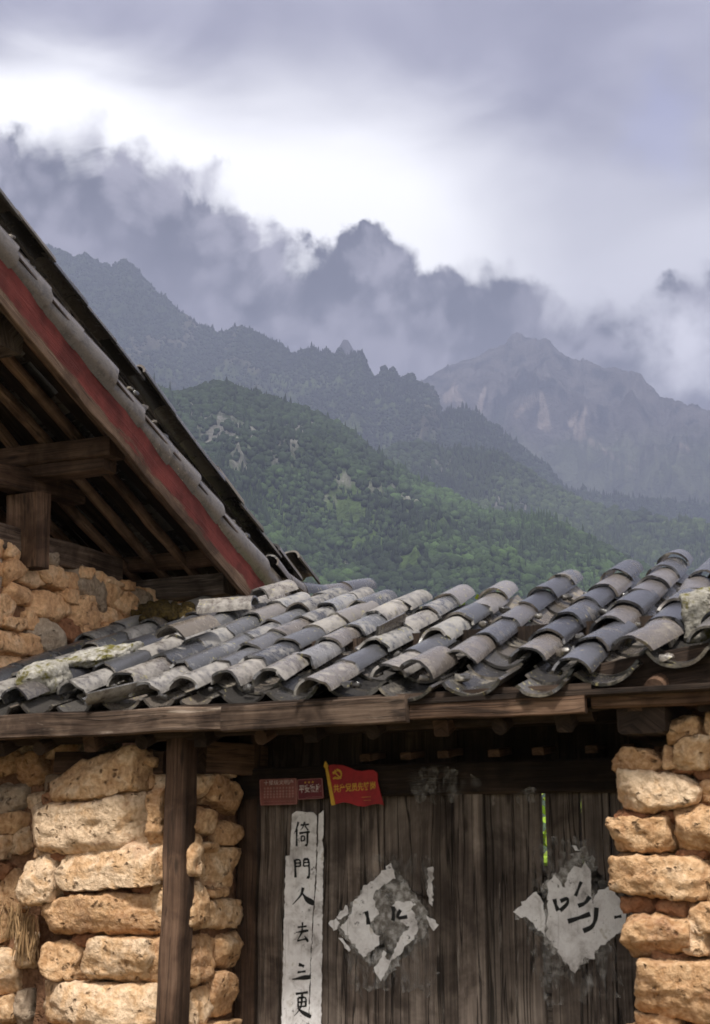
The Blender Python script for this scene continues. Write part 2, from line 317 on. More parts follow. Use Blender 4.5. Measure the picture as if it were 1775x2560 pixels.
# ------------------------------------------------------------------ gate roof
SL = math.radians(22); RD = np.array([0, math.cos(SL), math.sin(SL)]); RN = np.array([0, -math.sin(SL), math.cos(SL)])
def roof_pt(X, s, hgt=0): return np.array([X, -.31, 2.253 + max(0, X - 1.0) * .13 * max(0, 1 - s / 2.2)]) + RD * s + RN * hgt
def tile(mb, c, d, nrm, r0, r1, L, th=.013, ang=82, convex=True, na=11, nl=3, jag=.004):
    """curved shell starting at c, running L along d; r0 radius at the start"""
    d = unit(d); nrm = unit(np.asarray(nrm) - d * (np.asarray(nrm) @ d)); sd = np.cross(d, nrm); A = math.radians(ang); V = []; sg = 1 if convex else -1
    sq = random.uniform(.82, .98); o = random.uniform(0, 99)
    for lay in (0, 1):
        for i in range(nl + 1):
            tt = i / nl; r = r0 + (r1 - r0) * tt - lay * th
            for j in range(na + 1):
                a = -A + 2 * A * j / na
                e = (vnoise(np.array([[j * .55 + o, tt * 3, 1.0]]), 4)[0]) * jag * (3.0 if i == 0 else 1.0)
                V.append(np.asarray(c) + d * (L * tt + e) + sd * r * math.sin(a) + nrm * sg * (r * math.cos(a) * sq - r0 * (0 if convex else sq)))
    k = na + 1; K = k * (nl + 1); F = []
    def q(a, b, c2, d2): F.append((a, b, c2, d2) if convex else (d2, c2, b, a))
    for i in range(nl):
        for j in range(na):
            a = i * k + j; q(a, a + 1, a + k + 1, a + k); q(K + a + k, K + a + k + 1, K + a + 1, K + a)
    for j in range(na):
        q(K + j, K + j + 1, j + 1, j); a = nl * k + j; q(a, a + 1, K + a + 1, K + a)
    for i in range(nl):
        a = i * k; q(a + k, K + a + k, K + a, a); a = i * k + na; q(a, K + a, K + a + k, a + k)
    mb.add(V, F)
    return V

gate = empty('gatehouse', None, 'weathered timber gatehouse with grey tiled lean roof over double plank doors', 'gate')
XC = [-2.0, -1.78, -1.56, -1.33, -1.11, -.89, -.72, -.545, -.30, -.03, .215, .46, .75, .98, 1.22, 1.46, 1.7, 1.94]
START = [.1, .12, .10, .19, .26, .09, .13, .17, .11, -.06, .12, .26, .24, .02, .22, .12, .1, .1]
def ROOF_TOP(x): return float(np.interp(x, [-2, -.9, -.5, -.2, .25, .5, .98, 1.3], [2.15, 2.1, 1.95, 1.74, 1.76, 1.92, 2.12, 2.12]))
pan = MB()
for i in range(len(XC) - 1):
    xm = (XC[i] + XC[i + 1]) / 2; w = XC[i + 1] - XC[i]
    s = random.uniform(.03, .08) if i < 10 else random.uniform(-.05, .0) + max(0, i - 12) * .045; top = ROOF_TOP(xm) - .26 + random.uniform(-.03, .02)
    while s < top:
        R = min(.112 if w < .23 else .138, w * .55)
        tile(pan, roof_pt(xm + random.uniform(-.012, .012), s, -.036 + random.uniform(0, .012)), RD + RN * random.uniform(-.13, -.085) + np.array([random.uniform(-.03, .03), 0, 0]), RN + np.array([random.uniform(-.08, .08), 0, 0]), R, R * .93, .26, .013, 58, False)
        s += random.uniform(.11, .16)
roof = pan.build('roof', M['tile_pan'], gate)
for i, x in enumerate(XC):
    mb = MB(); s = START[i]; top = 2.02 + random.uniform(0, .18); lean = random.uniform(-.008, .008); drift = 0
    top = ROOF_TOP(x) + random.uniform(-.03, .04)
    while s < top - .12:
        ex = min(random.uniform(.265, .325), top - s + .02); r0 = random.uniform(.070, .080) + (.007 if i > 11 else 0)
        tl = np.array([random.uniform(-.035, .035) + lean, 0, 0])
        if random.random() < .16: tl = tl * 3
        tile(mb, roof_pt(x + drift + random.uniform(-.006, .006), s, .024 + random.uniform(0, .014)), RD + tl + RN * random.uniform(-.045, -.015), RN + np.array([random.uniform(-.1, .1), 0, 0]), r0, r0 * .86, ex + .055, random.uniform(.009, .013), 84, jag=.006)
        drift += lean * ex; s += ex
    mb.build('tile_row', M['tile_new'] if i >= 11 or random.random() < .12 else M['tile_old'], roof)
# broken bits and grit lodged between the rows
grit = MB()
for _ in range(110):
    i = random.randrange(len(XC)); s = random.uniform(.05, 1.65); c = roof_pt(XC[i] + random.choice((-1, 1)) * random.uniform(.07, .11), s, .015 + random.uniform(0, .02)); z = random.uniform(.006, .015)
    stone_mesh(grit, c, np.eye(3), (z * 1.6, z * 1.3, z * .7), 4, 6, .05)
grit.build('tile_rubble', M['tile_pan'], roof)['kind'] = 'stuff'
# deck under the tiles
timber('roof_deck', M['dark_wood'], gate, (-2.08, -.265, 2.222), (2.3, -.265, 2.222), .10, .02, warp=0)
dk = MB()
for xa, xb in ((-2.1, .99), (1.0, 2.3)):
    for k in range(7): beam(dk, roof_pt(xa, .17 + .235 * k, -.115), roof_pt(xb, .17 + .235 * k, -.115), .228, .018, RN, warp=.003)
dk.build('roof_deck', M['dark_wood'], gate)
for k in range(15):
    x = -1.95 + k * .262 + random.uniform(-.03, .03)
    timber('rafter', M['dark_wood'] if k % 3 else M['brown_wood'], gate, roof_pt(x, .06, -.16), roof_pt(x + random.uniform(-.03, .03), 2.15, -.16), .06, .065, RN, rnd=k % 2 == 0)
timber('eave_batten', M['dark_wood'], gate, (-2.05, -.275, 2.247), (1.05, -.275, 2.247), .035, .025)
# eave boards (ends taken from where they meet the masonry)
timber('fascia_board', M['pale_beam'], gate, (-2.0, -.315, 2.203), (-.458, -.315, 2.196), .045, .098, warp=.008)
timber('fascia_board', M['pale_beam'], gate, (-.452, -.322, 2.190), (.345, -.322, 2.194), .045, .098, warp=.006)
timber('fascia_board', M['brown_wood'], gate, (.35, -.29, 2.192), (1.03, -.29, 2.185), .04, .066, warp=.008)
timber('fascia_board', M['brown_wood'], gate, (1.03, -.215, 2.20), (2.3, -.215, 2.20), .06, .06, warp=.008)
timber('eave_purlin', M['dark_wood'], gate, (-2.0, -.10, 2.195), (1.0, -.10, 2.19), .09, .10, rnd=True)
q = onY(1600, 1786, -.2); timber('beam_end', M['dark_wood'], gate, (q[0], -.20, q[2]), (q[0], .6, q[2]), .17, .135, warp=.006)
for px_, py_, r_ in ((1634, 1696, .076), (1186, 1728, .052)):
    q = onY(px_, py_, -.235); q[2] = min(q[2], roof_pt(q[0], .085)[2] - .03 - r_ / 2 - .02)
    timber('log_end', M['brown_wood'], gate, q, q + RD * 1.2 - RN * .05, r_, r_, rnd=True, warp=.004)
timber('eave_board', M['dark_wood'], gate, (1.02, -.14, 2.26), (2.3, -.14, 2.42), .03, .17)
# frame
timber('corner_post', M['post_wood'], gate, (-.803, -.078, -.1), (-.797, -.078, 2.16), .104, .10, (0, 1, 0))
timber('frame_post', M['post_wood'], gate, (-.735, .42, -.1), (-.73, .42, 2.3), .095, .10, (0, 1, 0))
timber('jamb', M['grey_wood'], gate, (-.622, .405, -.1), (-.615, .405, 1.92), .105, .05, (0, 1, 0))
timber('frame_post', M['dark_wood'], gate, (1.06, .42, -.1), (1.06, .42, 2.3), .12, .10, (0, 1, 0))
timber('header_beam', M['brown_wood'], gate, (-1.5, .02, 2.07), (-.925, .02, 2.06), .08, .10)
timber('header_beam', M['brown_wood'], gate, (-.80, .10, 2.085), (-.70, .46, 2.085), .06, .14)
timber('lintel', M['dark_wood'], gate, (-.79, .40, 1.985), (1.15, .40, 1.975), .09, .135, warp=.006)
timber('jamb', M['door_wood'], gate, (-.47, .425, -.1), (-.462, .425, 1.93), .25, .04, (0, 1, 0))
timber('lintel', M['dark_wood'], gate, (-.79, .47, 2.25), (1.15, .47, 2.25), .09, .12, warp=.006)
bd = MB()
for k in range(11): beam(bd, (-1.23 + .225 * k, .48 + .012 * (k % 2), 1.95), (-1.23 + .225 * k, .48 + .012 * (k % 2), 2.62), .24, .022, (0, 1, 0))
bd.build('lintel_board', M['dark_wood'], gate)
for k in range(7):
    x = -.16 + k * .2 + random.uniform(-.03, .03)
    timber('bracket', M['brown_wood'], gate, (x, .33, 2.075), (x + .01, .50, 2.10), .05, .03, warp=.002)
# doors: planks pattern inside each leaf
def leaf(xs, y, z1, tops=None):
    mb = MB()
    for a, b in zip(xs[:-1], xs[1:]):
        g0, g1 = -.001, .0
        beam(mb, ((a + b) / 2, y + random.uniform(-.004, .004), -.02), ((a + b) / 2 + random.uniform(-.003, .003), y + random.uniform(-.004, .004), z1), b - a - g0 - g1, .032, (0, 1, 0), warp=.0035, cham=.003)
    return mb
dY = .425
def dx(px, y=2250, Y=.405): return float(onY(px, y, Y)[0])
xl = [dx(p) for p in (735, 808, 868, 962, 1083, 1143)]
lf = leaf(xl, dY, 1.93); beam(lf, (dx(735), dY + .032, .9), (dx(1190), dY + .032, .9), .02, 2.0, (0, 0, 1), warp=0)
left = lf.build('door_leaf', M['door_wood'], gate)
m2 = leaf([dx(p) for p in (1218, 1288, 1355)], dY, 1.93)
for a, b in ((1367, 1456), (1456, 1531), (1531, 1640)):
    beam(m2, (dx((a + b) / 2), dY, -.02), (dx((a + b) / 2) + .004, dY, 1.93), dx(b) - dx(a) - .004, .032, (0, 1, 0), warp=.0035, cham=.003)
beam(m2, (dx(1220), dY + .032, .75), (dx(1640), dY + .032, .75), .02, 1.75, (0, 0, 1), warp=0)
right = m2.build('door_leaf', M['door_wood'], gate)
timber('door_stile', M['door_wood'], left, (dx(1182), dY - .018, -.02), (dx(1180), dY - .018, 1.93), dx(1220) - dx(1146), .05, (0, 1, 0), warp=.004)

# ------------------------------------------------------------------ stone work: (x0,y0,x1,y1[,tilt,material]) give each block its place on the wall face
def masonry(root, rects, plane, off, depth, mat, n=12, cuts=7, rough=.05, soft=16, name='stone', jitter=.015):
    for q in rects:
        x0, y0, x1, y1 = q[:4]; x1 -= 20 if plane == 'Y' and 330 < x1 < 440 else 0; tilt = math.radians(q[4]) if len(q) > 4 else 0; mt = M[q[5]] if len(q) > 5 else M[mat]
        xm, ym = (x0 + x1) / 2, (y0 + y1) / 2; fn = onY if plane == 'Y' else onX
        o2 = off + (random.uniform(-jitter, jitter))
        c = fn(xm, ym, o2); e0 = fn(x0, ym, o2); e1 = fn(x1, ym, o2); t0 = fn(xm, y0, o2); t1 = fn(xm, y1, o2)
        if plane == 'Y': hw = abs(e1[0] - e0[0]) / 2; base = np.array([(1, 0, 0), (0, 1, 0), (0, 0, 1)], float)
        else: hw = abs(e1[1] - e0[1]) / 2; base = np.array([(0, 1, 0), (-1, 0, 0), (0, 0, 1)], float)
        hh = abs(t1[2] - t0[2]) / 2; cs, sn = math.cos(tilt), math.sin(tilt)
        ax = np.array([base[0] * cs + base[2] * sn, base[1], base[2] * cs - base[0] * sn])
        dep = min(depth, max(hw, hh) * 1.1 + .02); c = c + base[1] * dep * .8
        mb = MB(); stone_mesh(mb, c, ax, (hw * 1.0, dep, hh * .95), n if max(hw, hh) > .06 else 8, cuts, rough, soft); mb.build(name, mt, root, 180)
def core(mb, lo, hi, n=26, amp=.02):
    """uneven earth core of a wall"""
    lo, hi = np.asarray(lo, float), np.asarray(hi, float); D, F = cube_sphere(n); P = D / np.abs(D).max(1)[:, None]
    P = lo + (P + 1) / 2 * (hi - lo); P = P + np.stack([fbm(P * 9, 3, 1), fbm(P * 9, 3, 4), fbm(P * 9, 3, 7)], 1) * amp; mb.add(P, F)

pier = empty('stone_pier', None, 'pier of long tan limestone blocks left of the plank doors', 'stone pier', 'stone piers beside the gate')
m = MB(); core(m, (-1.60, .07, -.2), (-1.0, .62, 2.0)); m.build('mortar', M['mortar'], pier)
masonry(pier, [(120, 1890, 372, 2000, 11), (50, 1982, 388, 2136, 5), (374, 1970, 428, 2126, -3), (130, 2112, 402, 2222, 4), (50, 2135, 134, 2264, 8), (78, 2228, 404, 2340, 0), (98, 2352, 190, 2458), (180, 2336, 421, 2462, -1), (72, 2454, 418, 2580), (60, 2575, 400, 2720)], 'Y', -.1, .17, 'stone', 20, 10, .05, 24)
masonry(pier, [(345, 1888, 402, 1915, -15), (370, 1935, 410, 1970, 10), (360, 2125, 402, 2150), (370, 2195, 402, 2235), (150, 2210, 340, 2245, 0, 'red_mud'), (120, 2110, 240, 2160, 5, 'red_mud'), (80, 2120, 130, 2150), (170, 2335, 240, 2370, 0, 'red_mud'), (340, 2205, 395, 2240, 0, 'red_mud'), (110, 1980, 160, 2020, 20, 'red_mud')], 'Y', -.055, .10, 'stone', 10, 7, .05)
side = empty('recess_wall', None, 'shaded stone side wall of the gate recess between two posts', 'wall')
m = MB(); core(m, (-1.1, .12, -.2), (-.80, .66, 2.1), 20, .012); m.build('mortar', M['mortar'], side)
masonry(side, [(470, 1930, 540, 1995), (530, 1948, 606, 2026, -10), (475, 2015, 548, 2090), (540, 2050, 592, 2112), (468, 2085, 514, 2200), (514, 2122, 592, 2228), (468, 2200, 517, 2338), (508, 2238, 602, 2326), (463, 2340, 540, 2468), (536, 2332, 608, 2422), (528, 2430, 588, 2556), (462, 2468, 530, 2562), (465, 2560, 600, 2640), (535, 1925, 580, 1948), (495, 2108, 545, 2128), (515, 2222, 570, 2242)], 'X', -.76, .12, 'stone', 13, 12, .045, 45)
rub = empty('rubble_wall', None, 'rough rubble wall in shade at the far left under the eave', 'wall')
m = MB(); core(m, (-2.6, .16, -.2), (-1.55, .6, 2.16)); m.build('mortar', M['mortar'], rub)
masonry(rub, [(-40, 1858, 46, 1938, 10), (40, 1886, 112, 1962, 15), (40, 1838, 112, 1888, 5, 'grey_stone'), (-40, 1948, 62, 2045, 0, 'grey_stone'), (112, 1838, 210, 1890), (72, 1975, 142, 2035), (150, 1893, 205, 1930), (-40, 2030, 62, 2085), (-40, 2080, 26, 2145), (18, 2075, 70, 2140, 20), (-40, 2150, 30, 2200, 0, 'red_mud'), (0, 2165, 62, 2285, 35), (-40, 2210, 10, 2360, 0), (20, 2220, 70, 2270, 0, 'grey_stone'), (-40, 2365, 44, 2490), (38, 2330, 95, 2420), (36, 2470, 84, 2570, 0, 'grey_stone'), (-40, 2490, 34, 2570, 10), (205, 1842, 262, 1892, 0, 'grey_stone'), (110, 1930, 160, 1975, 10, 'grey_stone')], 'Y', .12, .14, 'stone', 13, 12, .05, 30)
pier2 = empty('stone_pier', None, 'sunlit pier of pale tan limestone blocks right of the plank doors', 'stone pier', 'stone piers beside the gate')
m = MB(); core(m, (1.18, .07, -.2), (2.3, .62, 2.05)); core(m, (1.2, .3, 2.0), (2.3, .62, 2.42), 12, .01); m.build('mortar', M['mortar'], pier2)
masonry(pier2, [(1660, 1788, 1758, 1850, 14), (1752, 1780, 1840, 1836), (1532, 1870, 1648, 1930), (1650, 1866, 1694, 1922, -8), (1678, 1842, 1800, 1920), (1530, 1925, 1740, 2034, -1), (1746, 1945, 1840, 2005), (1526, 2042, 1686, 2132), (1676, 2012, 1830, 2136, 6, 'stone'), (1528, 2134, 1772, 2248, -1), (1758, 2200, 1840, 2265), (1557, 2284, 1718, 2390), (1712, 2318, 1774, 2388), (1715, 2250, 1830, 2340), (1572, 2390, 1830, 2552), (1560, 2556, 1760, 2680), (1770, 1830, 1870, 1940), (1780, 2030, 1880, 2200), (1780, 2330, 1900, 2400)], 'Y', -.1, .17, 'stone', 20, 10, .05, 24)
masonry(pier2, [(1735, 1918, 1800, 1960, 0, 'red_mud'), (1540, 2022, 1640, 2056, 0, 'red_mud'), (1620, 2030, 1700, 2062, 0, 'red_mud'), (1560, 2244, 1640, 2282, 0, 'red_mud'), (1630, 2244, 1722, 2294, 0, 'red_mud'), (1610, 2378, 1720, 2412, 0, 'red_mud'), (1590, 2538, 1690, 2570), (1715, 2000, 1775, 2030, 0, 'red_mud'), (1690, 2125, 1780, 2150, 0, 'red_mud'), (1640, 1918, 1740, 1935, 0, 'red_mud')], 'Y', -.05, .10, 'stone', 12, 7, .06)

# ------------------------------------------------------------------ farmhouse on the left: gable end, roof seen from below
house = empty('farmhouse', None, 'old farmhouse gable with red bargeboard and dark tiled roof above rubble wall', 'house')
gw = MB(); core(gw, (-2.45, -1.6, -.2), (-2.14, 2.6, 2.92), 30); core(gw, (-2.45, -1.6, 2.8), (-2.14, .75, 3.03), 16)
gable = gw.build('gable_wall', M['mortar'], house)
G = 'grey_stone'
masonry(gable, [(-60, 1380, 22, 1482, 0, G), (8, 1398, 62, 1462, 30), (52, 1402, 114, 1474), (92, 1406, 182, 1474, -8), (150, 1430, 204, 1478), (172, 1426, 278, 1518, -20, G), (228, 1446, 314, 1512, -15), (288, 1462, 352, 1548, -25), (314, 1468, 384, 1528, 0, G), (364, 1482, 448, 1522), (424, 1480, 474, 1512, 0, G), (14, 1456, 92, 1518), (72, 1476, 172, 1562, 5), (154, 1464, 204, 1512), (164, 1500, 258, 1574), (244, 1516, 294, 1568), (280, 1526, 324, 1566), (-60, 1490, 42, 1572, 20), (8, 1536, 64, 1578), (60, 1530, 104, 1584), (74, 1552, 168, 1628, -25, G), (142, 1550, 228, 1624, -20, 'red_mud'), (-40, 1572, 72, 1642), (54, 1588, 114, 1642), (112, 1620, 174, 1656), (2, 1636, 64, 1694), (-40, 1660, 24, 1704), (54, 1640, 94, 1674), (-20, 1400, 14, 1440), (200, 1560, 260, 1610, 0), (255, 1555, 300, 1590), (330, 1520, 380, 1550), (380, 1515, 430, 1545), (70, 1625, 130, 1660, 0), (-40, 1690, 40, 1740), (20, 1380, 50, 1410), (330, 1545, 350, 1570), (200, 1490, 240, 1530), (120, 1380, 150, 1412, 0, G), (440, 1505, 490, 1530), (200, 1418, 240, 1450), (255, 1438, 300, 1468), (300, 1450, 345, 1478), (340, 1468, 390, 1492), (390, 1470, 430, 1495), (60, 1385, 95, 1412), (230, 1560, 262, 1590), (300, 1545, 340, 1580), (340, 1500, 372, 1530), (395, 1500, 440, 1525), (120, 1560, 150, 1590), (-30, 1345, 15, 1395), (15, 1362, 50, 1402)], 'X', -2.1, .13, 'ochre', 12, 15, .03, 45)
VS = math.atan(.412); VD = np.array([0, math.cos(VS), -math.sin(VS)]); VN = np.array([0, math.sin(VS), math.cos(VS)])
def vp(Y, X=-1.5, dz=0.): return np.array([X, Y, 4.03 - .412 * Y + dz])
bb = MB(); beam(bb, vp(-2.2, -1.505, -.112), vp(2.06, -1.505, -.112), .035, .195, VN, warp=.009); bb.build('bargeboard', M['red_board'], house)
# roof: deck + pan/cover tiles
rf = MB()
for k in range(13): beam(rf, vp(-2.3, -1.56 - .2 * k, .055), vp(2.42, -1.56 - .2 * k, .055), .196, .012, VN, warp=.002, seg=12)
hroof = rf.build('roof', M['dark_wood'], house)
und = MB(); rows = MB()
for k in range(6):
    x = -1.66 - k * .225; s = -2.2
    while s < 2.35:
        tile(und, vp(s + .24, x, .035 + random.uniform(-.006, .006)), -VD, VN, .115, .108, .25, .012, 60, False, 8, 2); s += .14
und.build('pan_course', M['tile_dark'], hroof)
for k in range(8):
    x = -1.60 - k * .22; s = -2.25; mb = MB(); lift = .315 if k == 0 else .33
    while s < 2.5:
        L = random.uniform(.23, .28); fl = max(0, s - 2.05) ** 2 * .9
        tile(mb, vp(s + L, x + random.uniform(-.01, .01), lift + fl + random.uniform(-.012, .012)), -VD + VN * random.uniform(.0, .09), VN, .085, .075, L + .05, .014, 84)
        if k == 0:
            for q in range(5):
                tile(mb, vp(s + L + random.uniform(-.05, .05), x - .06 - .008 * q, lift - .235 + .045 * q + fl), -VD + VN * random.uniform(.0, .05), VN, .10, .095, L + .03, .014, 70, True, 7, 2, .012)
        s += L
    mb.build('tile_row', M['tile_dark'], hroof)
Y = -2.1
while Y < 2.15:
    L = random.uniform(.255, .285); mb = MB()
    tile(mb, vp(Y + L, -1.545 + random.uniform(-.006, .006), .062 + random.uniform(-.008, .008)), -VD - VN * .02 + np.array([-.02, 0, 0]), np.array([.80, 0, 0]) + VN * .45, .102, .090, L + .03, .012, 84, True, 14, 4, .005)
    mb.build('verge_tile', M['tile_verge'], hroof); Y += L
gb = MB()
for _ in range(22):
    q = vp(random.uniform(-.8, 2.3), -1.50 - random.uniform(0, .06), .13 + random.uniform(0, .03)); z = random.uniform(.006, .016); stone_mesh(gb, q, np.eye(3), (z, z * 1.6, z * .8), 4, 6, .05)
gb.build('lime_mortar', M['tile_pan'], hroof)['kind'] = 'stuff'
for k, x in enumerate((-1.66, -1.86, -2.06, -2.27, -2.5, -2.75, -3.0)):
    timber('rafter', M['rafter_wood'], house, vp(-2.2, x, -.022), vp(2.2, x - .01, -.022), .062, .07, VN, rnd=True, warp=.008, taper=.9)
def hy(px, py, X): q = onX(px, py, X); return float(q[1]), float(q[2])
# purlins run out of the gable along X; the tie beam, plate and post stand in the gable plane
y, z = hy(45, 842, -1.64); timber('purlin', M['grey_wood'], house, (-3.6, y - .06, z), (-1.64, y - .06, z), .20, .15, warp=.01)
y, z = hy(285, 1125, -1.62); timber('purlin', M['brown_wood'], house, (-3.6, y, z + .02), (-1.60, y, z + .02), .13, .105, warp=.012)
timber('purlin', M['brown_wood'], house, (-3.6, y + .02, z - .065), (-1.66, y + .02, z - .065), .12, .075, warp=.012)
y, z = hy(545, 1396, -1.66); timber('purlin', M['brown_wood'], house, (-3.6, y, z + .012), (-1.66, y, z + .012), .12, .105, rnd=True, warp=.012)
y, z = hy(575, 1460, -1.62); timber('purlin', M['grey_wood'], house, (-3.6, y, z), (-1.62, y, z), .14, .125, warp=.010)
a = hy(-150, 1145, -2.12); b = hy(205, 1235, -2.12); timber('tie_beam', M['brown_wood'], house, (-2.16, a[0], a[1] - .01), (-2.16, b[0], b[1] + .005), .12, .125, warp=.012)
a = hy(-150, 1228, -2.2); timber('tie_beam', M['grey_wood'], house, (-2.24, a[0] - .4, 3.335), (-2.24, .05, 3.335), .08, .10, warp=.01)
p = hy(88, 1400, -2.05); timber('post', M['brown_wood'], house, (-2.10, p[0], p[1] - .045), (-2.10, p[0] - .02, p[1] + .345), .215, .11, (0, 1, 0), warp=.008)
a = hy(0, 1340, -2.09); b = hy(312, 1424, -2.09); timber('wall_plate', M['pale_beam'], house, (-2.15, a[0] - .4, a[1]), (-2.15, b[0], b[1]), .10, .135, warp=.008)
timber('wall_plate', M['brown_wood'], house, (-2.3, 1.0, 3.0), (-2.3, 2.3, 3.0), .10, .12)
bk = MB(); core(bk, (-4.6, -2.2, -.2), (-2.45, 2.25, 2.95), 12, .01); core(bk, (-4.6, -2.2, 2.9), (-4.3, .9, 3.9), 8, .01); core(bk, (-4.5, 1.9, 2.9), (-2.4, 2.2, 3.05), 8, .01); bk.build('house_wall', M['mortar'], house)
# turned-up eave corner of the house roof, just above the gate ridge
hs = MB()
qs = [onX(x, y, -1.5) for x, y in ((672, 1410), (705, 1452), (745, 1478), (800, 1486), (858, 1478), (915, 1468))]
for a, b in zip(qs[:-1], qs[1:]): tile(hs, a, b - a, np.array([.35, 0, 1]), .07, .066, np.linalg.norm(b - a) + .04, .013, 84)
hs.build('eave_tile', M['tile_new'], hroof)

# ------------------------------------------------------------------ loose things lying on the gate roof
def px_roof(x, y, lift=.06):
    d = ray(x, y); n = RN; p0 = roof_pt(0, 0, lift); return CAM + d * ((p0 - CAM) @ n) / (d @ n)
def lying(name, rect, label, mat, axs=None, th=.05, seed=1, cat='stone', soft=12, lift=.085):
    x0, y0, x1, y1 = rect; c = px_roof((x0 + x1) / 2, (y0 + y1) / 2, lift); a = px_roof(x0, (y0 + y1) / 2, lift); b = px_roof(x1, (y0 + y1) / 2, lift)
    hw = np.linalg.norm(b - a) / 2 * .8; mb = MB(); ax = np.array([unit(np.array([1, .25, .1])), unit(RD + np.array([-.2, 0, 0])), RN])
    stone_mesh(mb, c, ax, (hw, hw * .8, th), 14, 9, .05, soft, seed); o = mb.build(name, M[mat], None, 180); return tag(o, label, cat)
lying('roof_stone', (52, 1662, 160, 1730), 'grey lichen covered stone weighing down tiles at the eave corner', 'lichen_stone', th=.055, seed=3)
lying('stone_slab', (165, 1618, 315, 1665), 'flat mossy stone slab lying across the upper tiles by the rubble gable', 'lichen_stone', th=.022, seed=5, lift=.10)
lying('roof_stone', (1705, 1470, 1850, 1610), 'large speckled mossy boulder on the tiles above the right pier', 'lichen_stone', th=.10, seed=9, lift=.09)
def loose(c, d, n, label, mat, r=.07, L=.26, convex=True, ang=84):
    mb = MB(); tile(mb, c, d, n, r, r * .9, L, .013, ang, convex); return tag(mb.build('loose_tile', M[mat]), label, 'roof tile')
loose(px_roof(215, 1765, .03), np.array([.75, .6, .25]), RN + np.array([-.5, 0, 0]), 'pale roof tile flipped hollow side up at the eave', 'tile_old', .085, .27, False, 62)
loose(px_roof(262, 1762, .012), np.array([.75, .6, .25]), RN + np.array([-.6, 0, 0]), 'pale roof tile wedged under the flipped tile at the eave', 'tile_old', .085, .25, False, 62)
loose(px_roof(505, 1532, .09) , np.array([.95, .2, .05]), RN + np.array([.2, 0, .2]), 'yellow lichened tile lying sideways below the red bargeboard', 'tile_old', .085, .30, True)
loose(px_roof(428, 1610, .10), RD + np.array([.25, 0, 0]), RN, 'wide brown stained tile slipped across the left rows', 'tile_pan', .105, .26, True, 70)
loose(px_roof(1040, 1690, .05), RD + np.array([.1, 0, 0]), RN + np.array([.3, 0, 0]), 'dark tile slipped beside a double hollow eave end', 'tile_new', .075, .24, True)
loose(px_roof(930, 1615, .055), RD + np.array([.12, 0, 0]), RN + np.array([-.7, 0, 0]), 'rusty brown pan tile propped against the middle rows', 'tile_pan', .11, .27, False, 55)
loose(px_roof(1580, 1640, .065), RD + np.array([.28, 0, 0]), RN, 'broad pale streaked tile at the eave by the log end', 'tile_new', .09, .27, True, 75)
loose(px_roof(650, 1500, .10), RD + np.array([.3, 0, 0]), RN, 'grey tile end showing its hollow under the red bargeboard foot', 'tile_old', .08, .24, True)

# ------------------------------------------------------------------ moss, dried grass
mm, t = material('moss'); ob = t.n('ShaderNodeTexCoord').outputs['Object']
finish(t, t.ramp(t.noise(ob, 40, 5, .7), [(.3, (.022, .014, .006)), (.5, (.075, .05, .014)), (.7, (.15, .105, .03))]), 1.0, t.noise(ob, 90, 4), 1, .02); M['moss'] = mm
mb = MB()
for _ in range(130):
    c = px_roof(random.gauss(408, 24), random.gauss(1530, 7), .07 + random.uniform(0, .015)); z = random.uniform(.008, .02); stone_mesh(mb, c, np.eye(3), (z * 1.5, z * 1.5, z), 4, 4, .12, 6)
tag(mb.build('moss', M['moss'], None, 180), 'brown green moss cushion growing on the upper left tiles', 'moss', kind='stuff')
gm, t = material('dry_grass'); rd = t.n('ShaderNodeNewGeometry').outputs['Random Per Island']
finish(t, t.mix(rd, (.15, .085, .038), (.36, .23, .115)), .9); M['dry'] = gm
def bunch(px, py, ln, n, label):
    mb = MB(); c0 = onY(px, py, -.02)
    for _ in range(n):
        p = c0 + np.array([random.gauss(0, .022), random.gauss(0, .02), random.uniform(-.03, .03)]); L = ln * random.uniform(.5, 1.0); dv = unit(np.array([random.gauss(0, .13), random.gauss(-.05, .1), -1])); w = random.uniform(.0015, .004)
        V = []; 
        for k in range(5):
            q = p + dv * L * k / 4 + np.array([math.sin(k * 1.3 + p[0] * 90) * .006, 0, 0]); ww = w * (1.0 if k < 3 else (1.6 if k == 3 else .3)); V += [q + np.array([-ww, 0, 0]), q + np.array([ww, 0, 0]), q + np.array([0, -ww, 0])]
        mb.add(V, [f for k in range(4) for f in ((3 * k, 3 * k + 1, 3 * k + 4, 3 * k + 3), (3 * k + 1, 3 * k + 2, 3 * k + 5, 3 * k + 4), (3 * k + 2, 3 * k, 3 * k + 3, 3 * k + 5))])
    tag(mb.build('dried_bunch', M['dry'], None, 0), label, 'dried plant', 'dried bunches hung on the rubble')
bunch(34, 2275, .13, 50, 'dried straw bunch hanging higher on the rubble at the left edge')
bunch(72, 2300, .18, 65, 'longer dried straw bunch hanging beside the limestone pier')

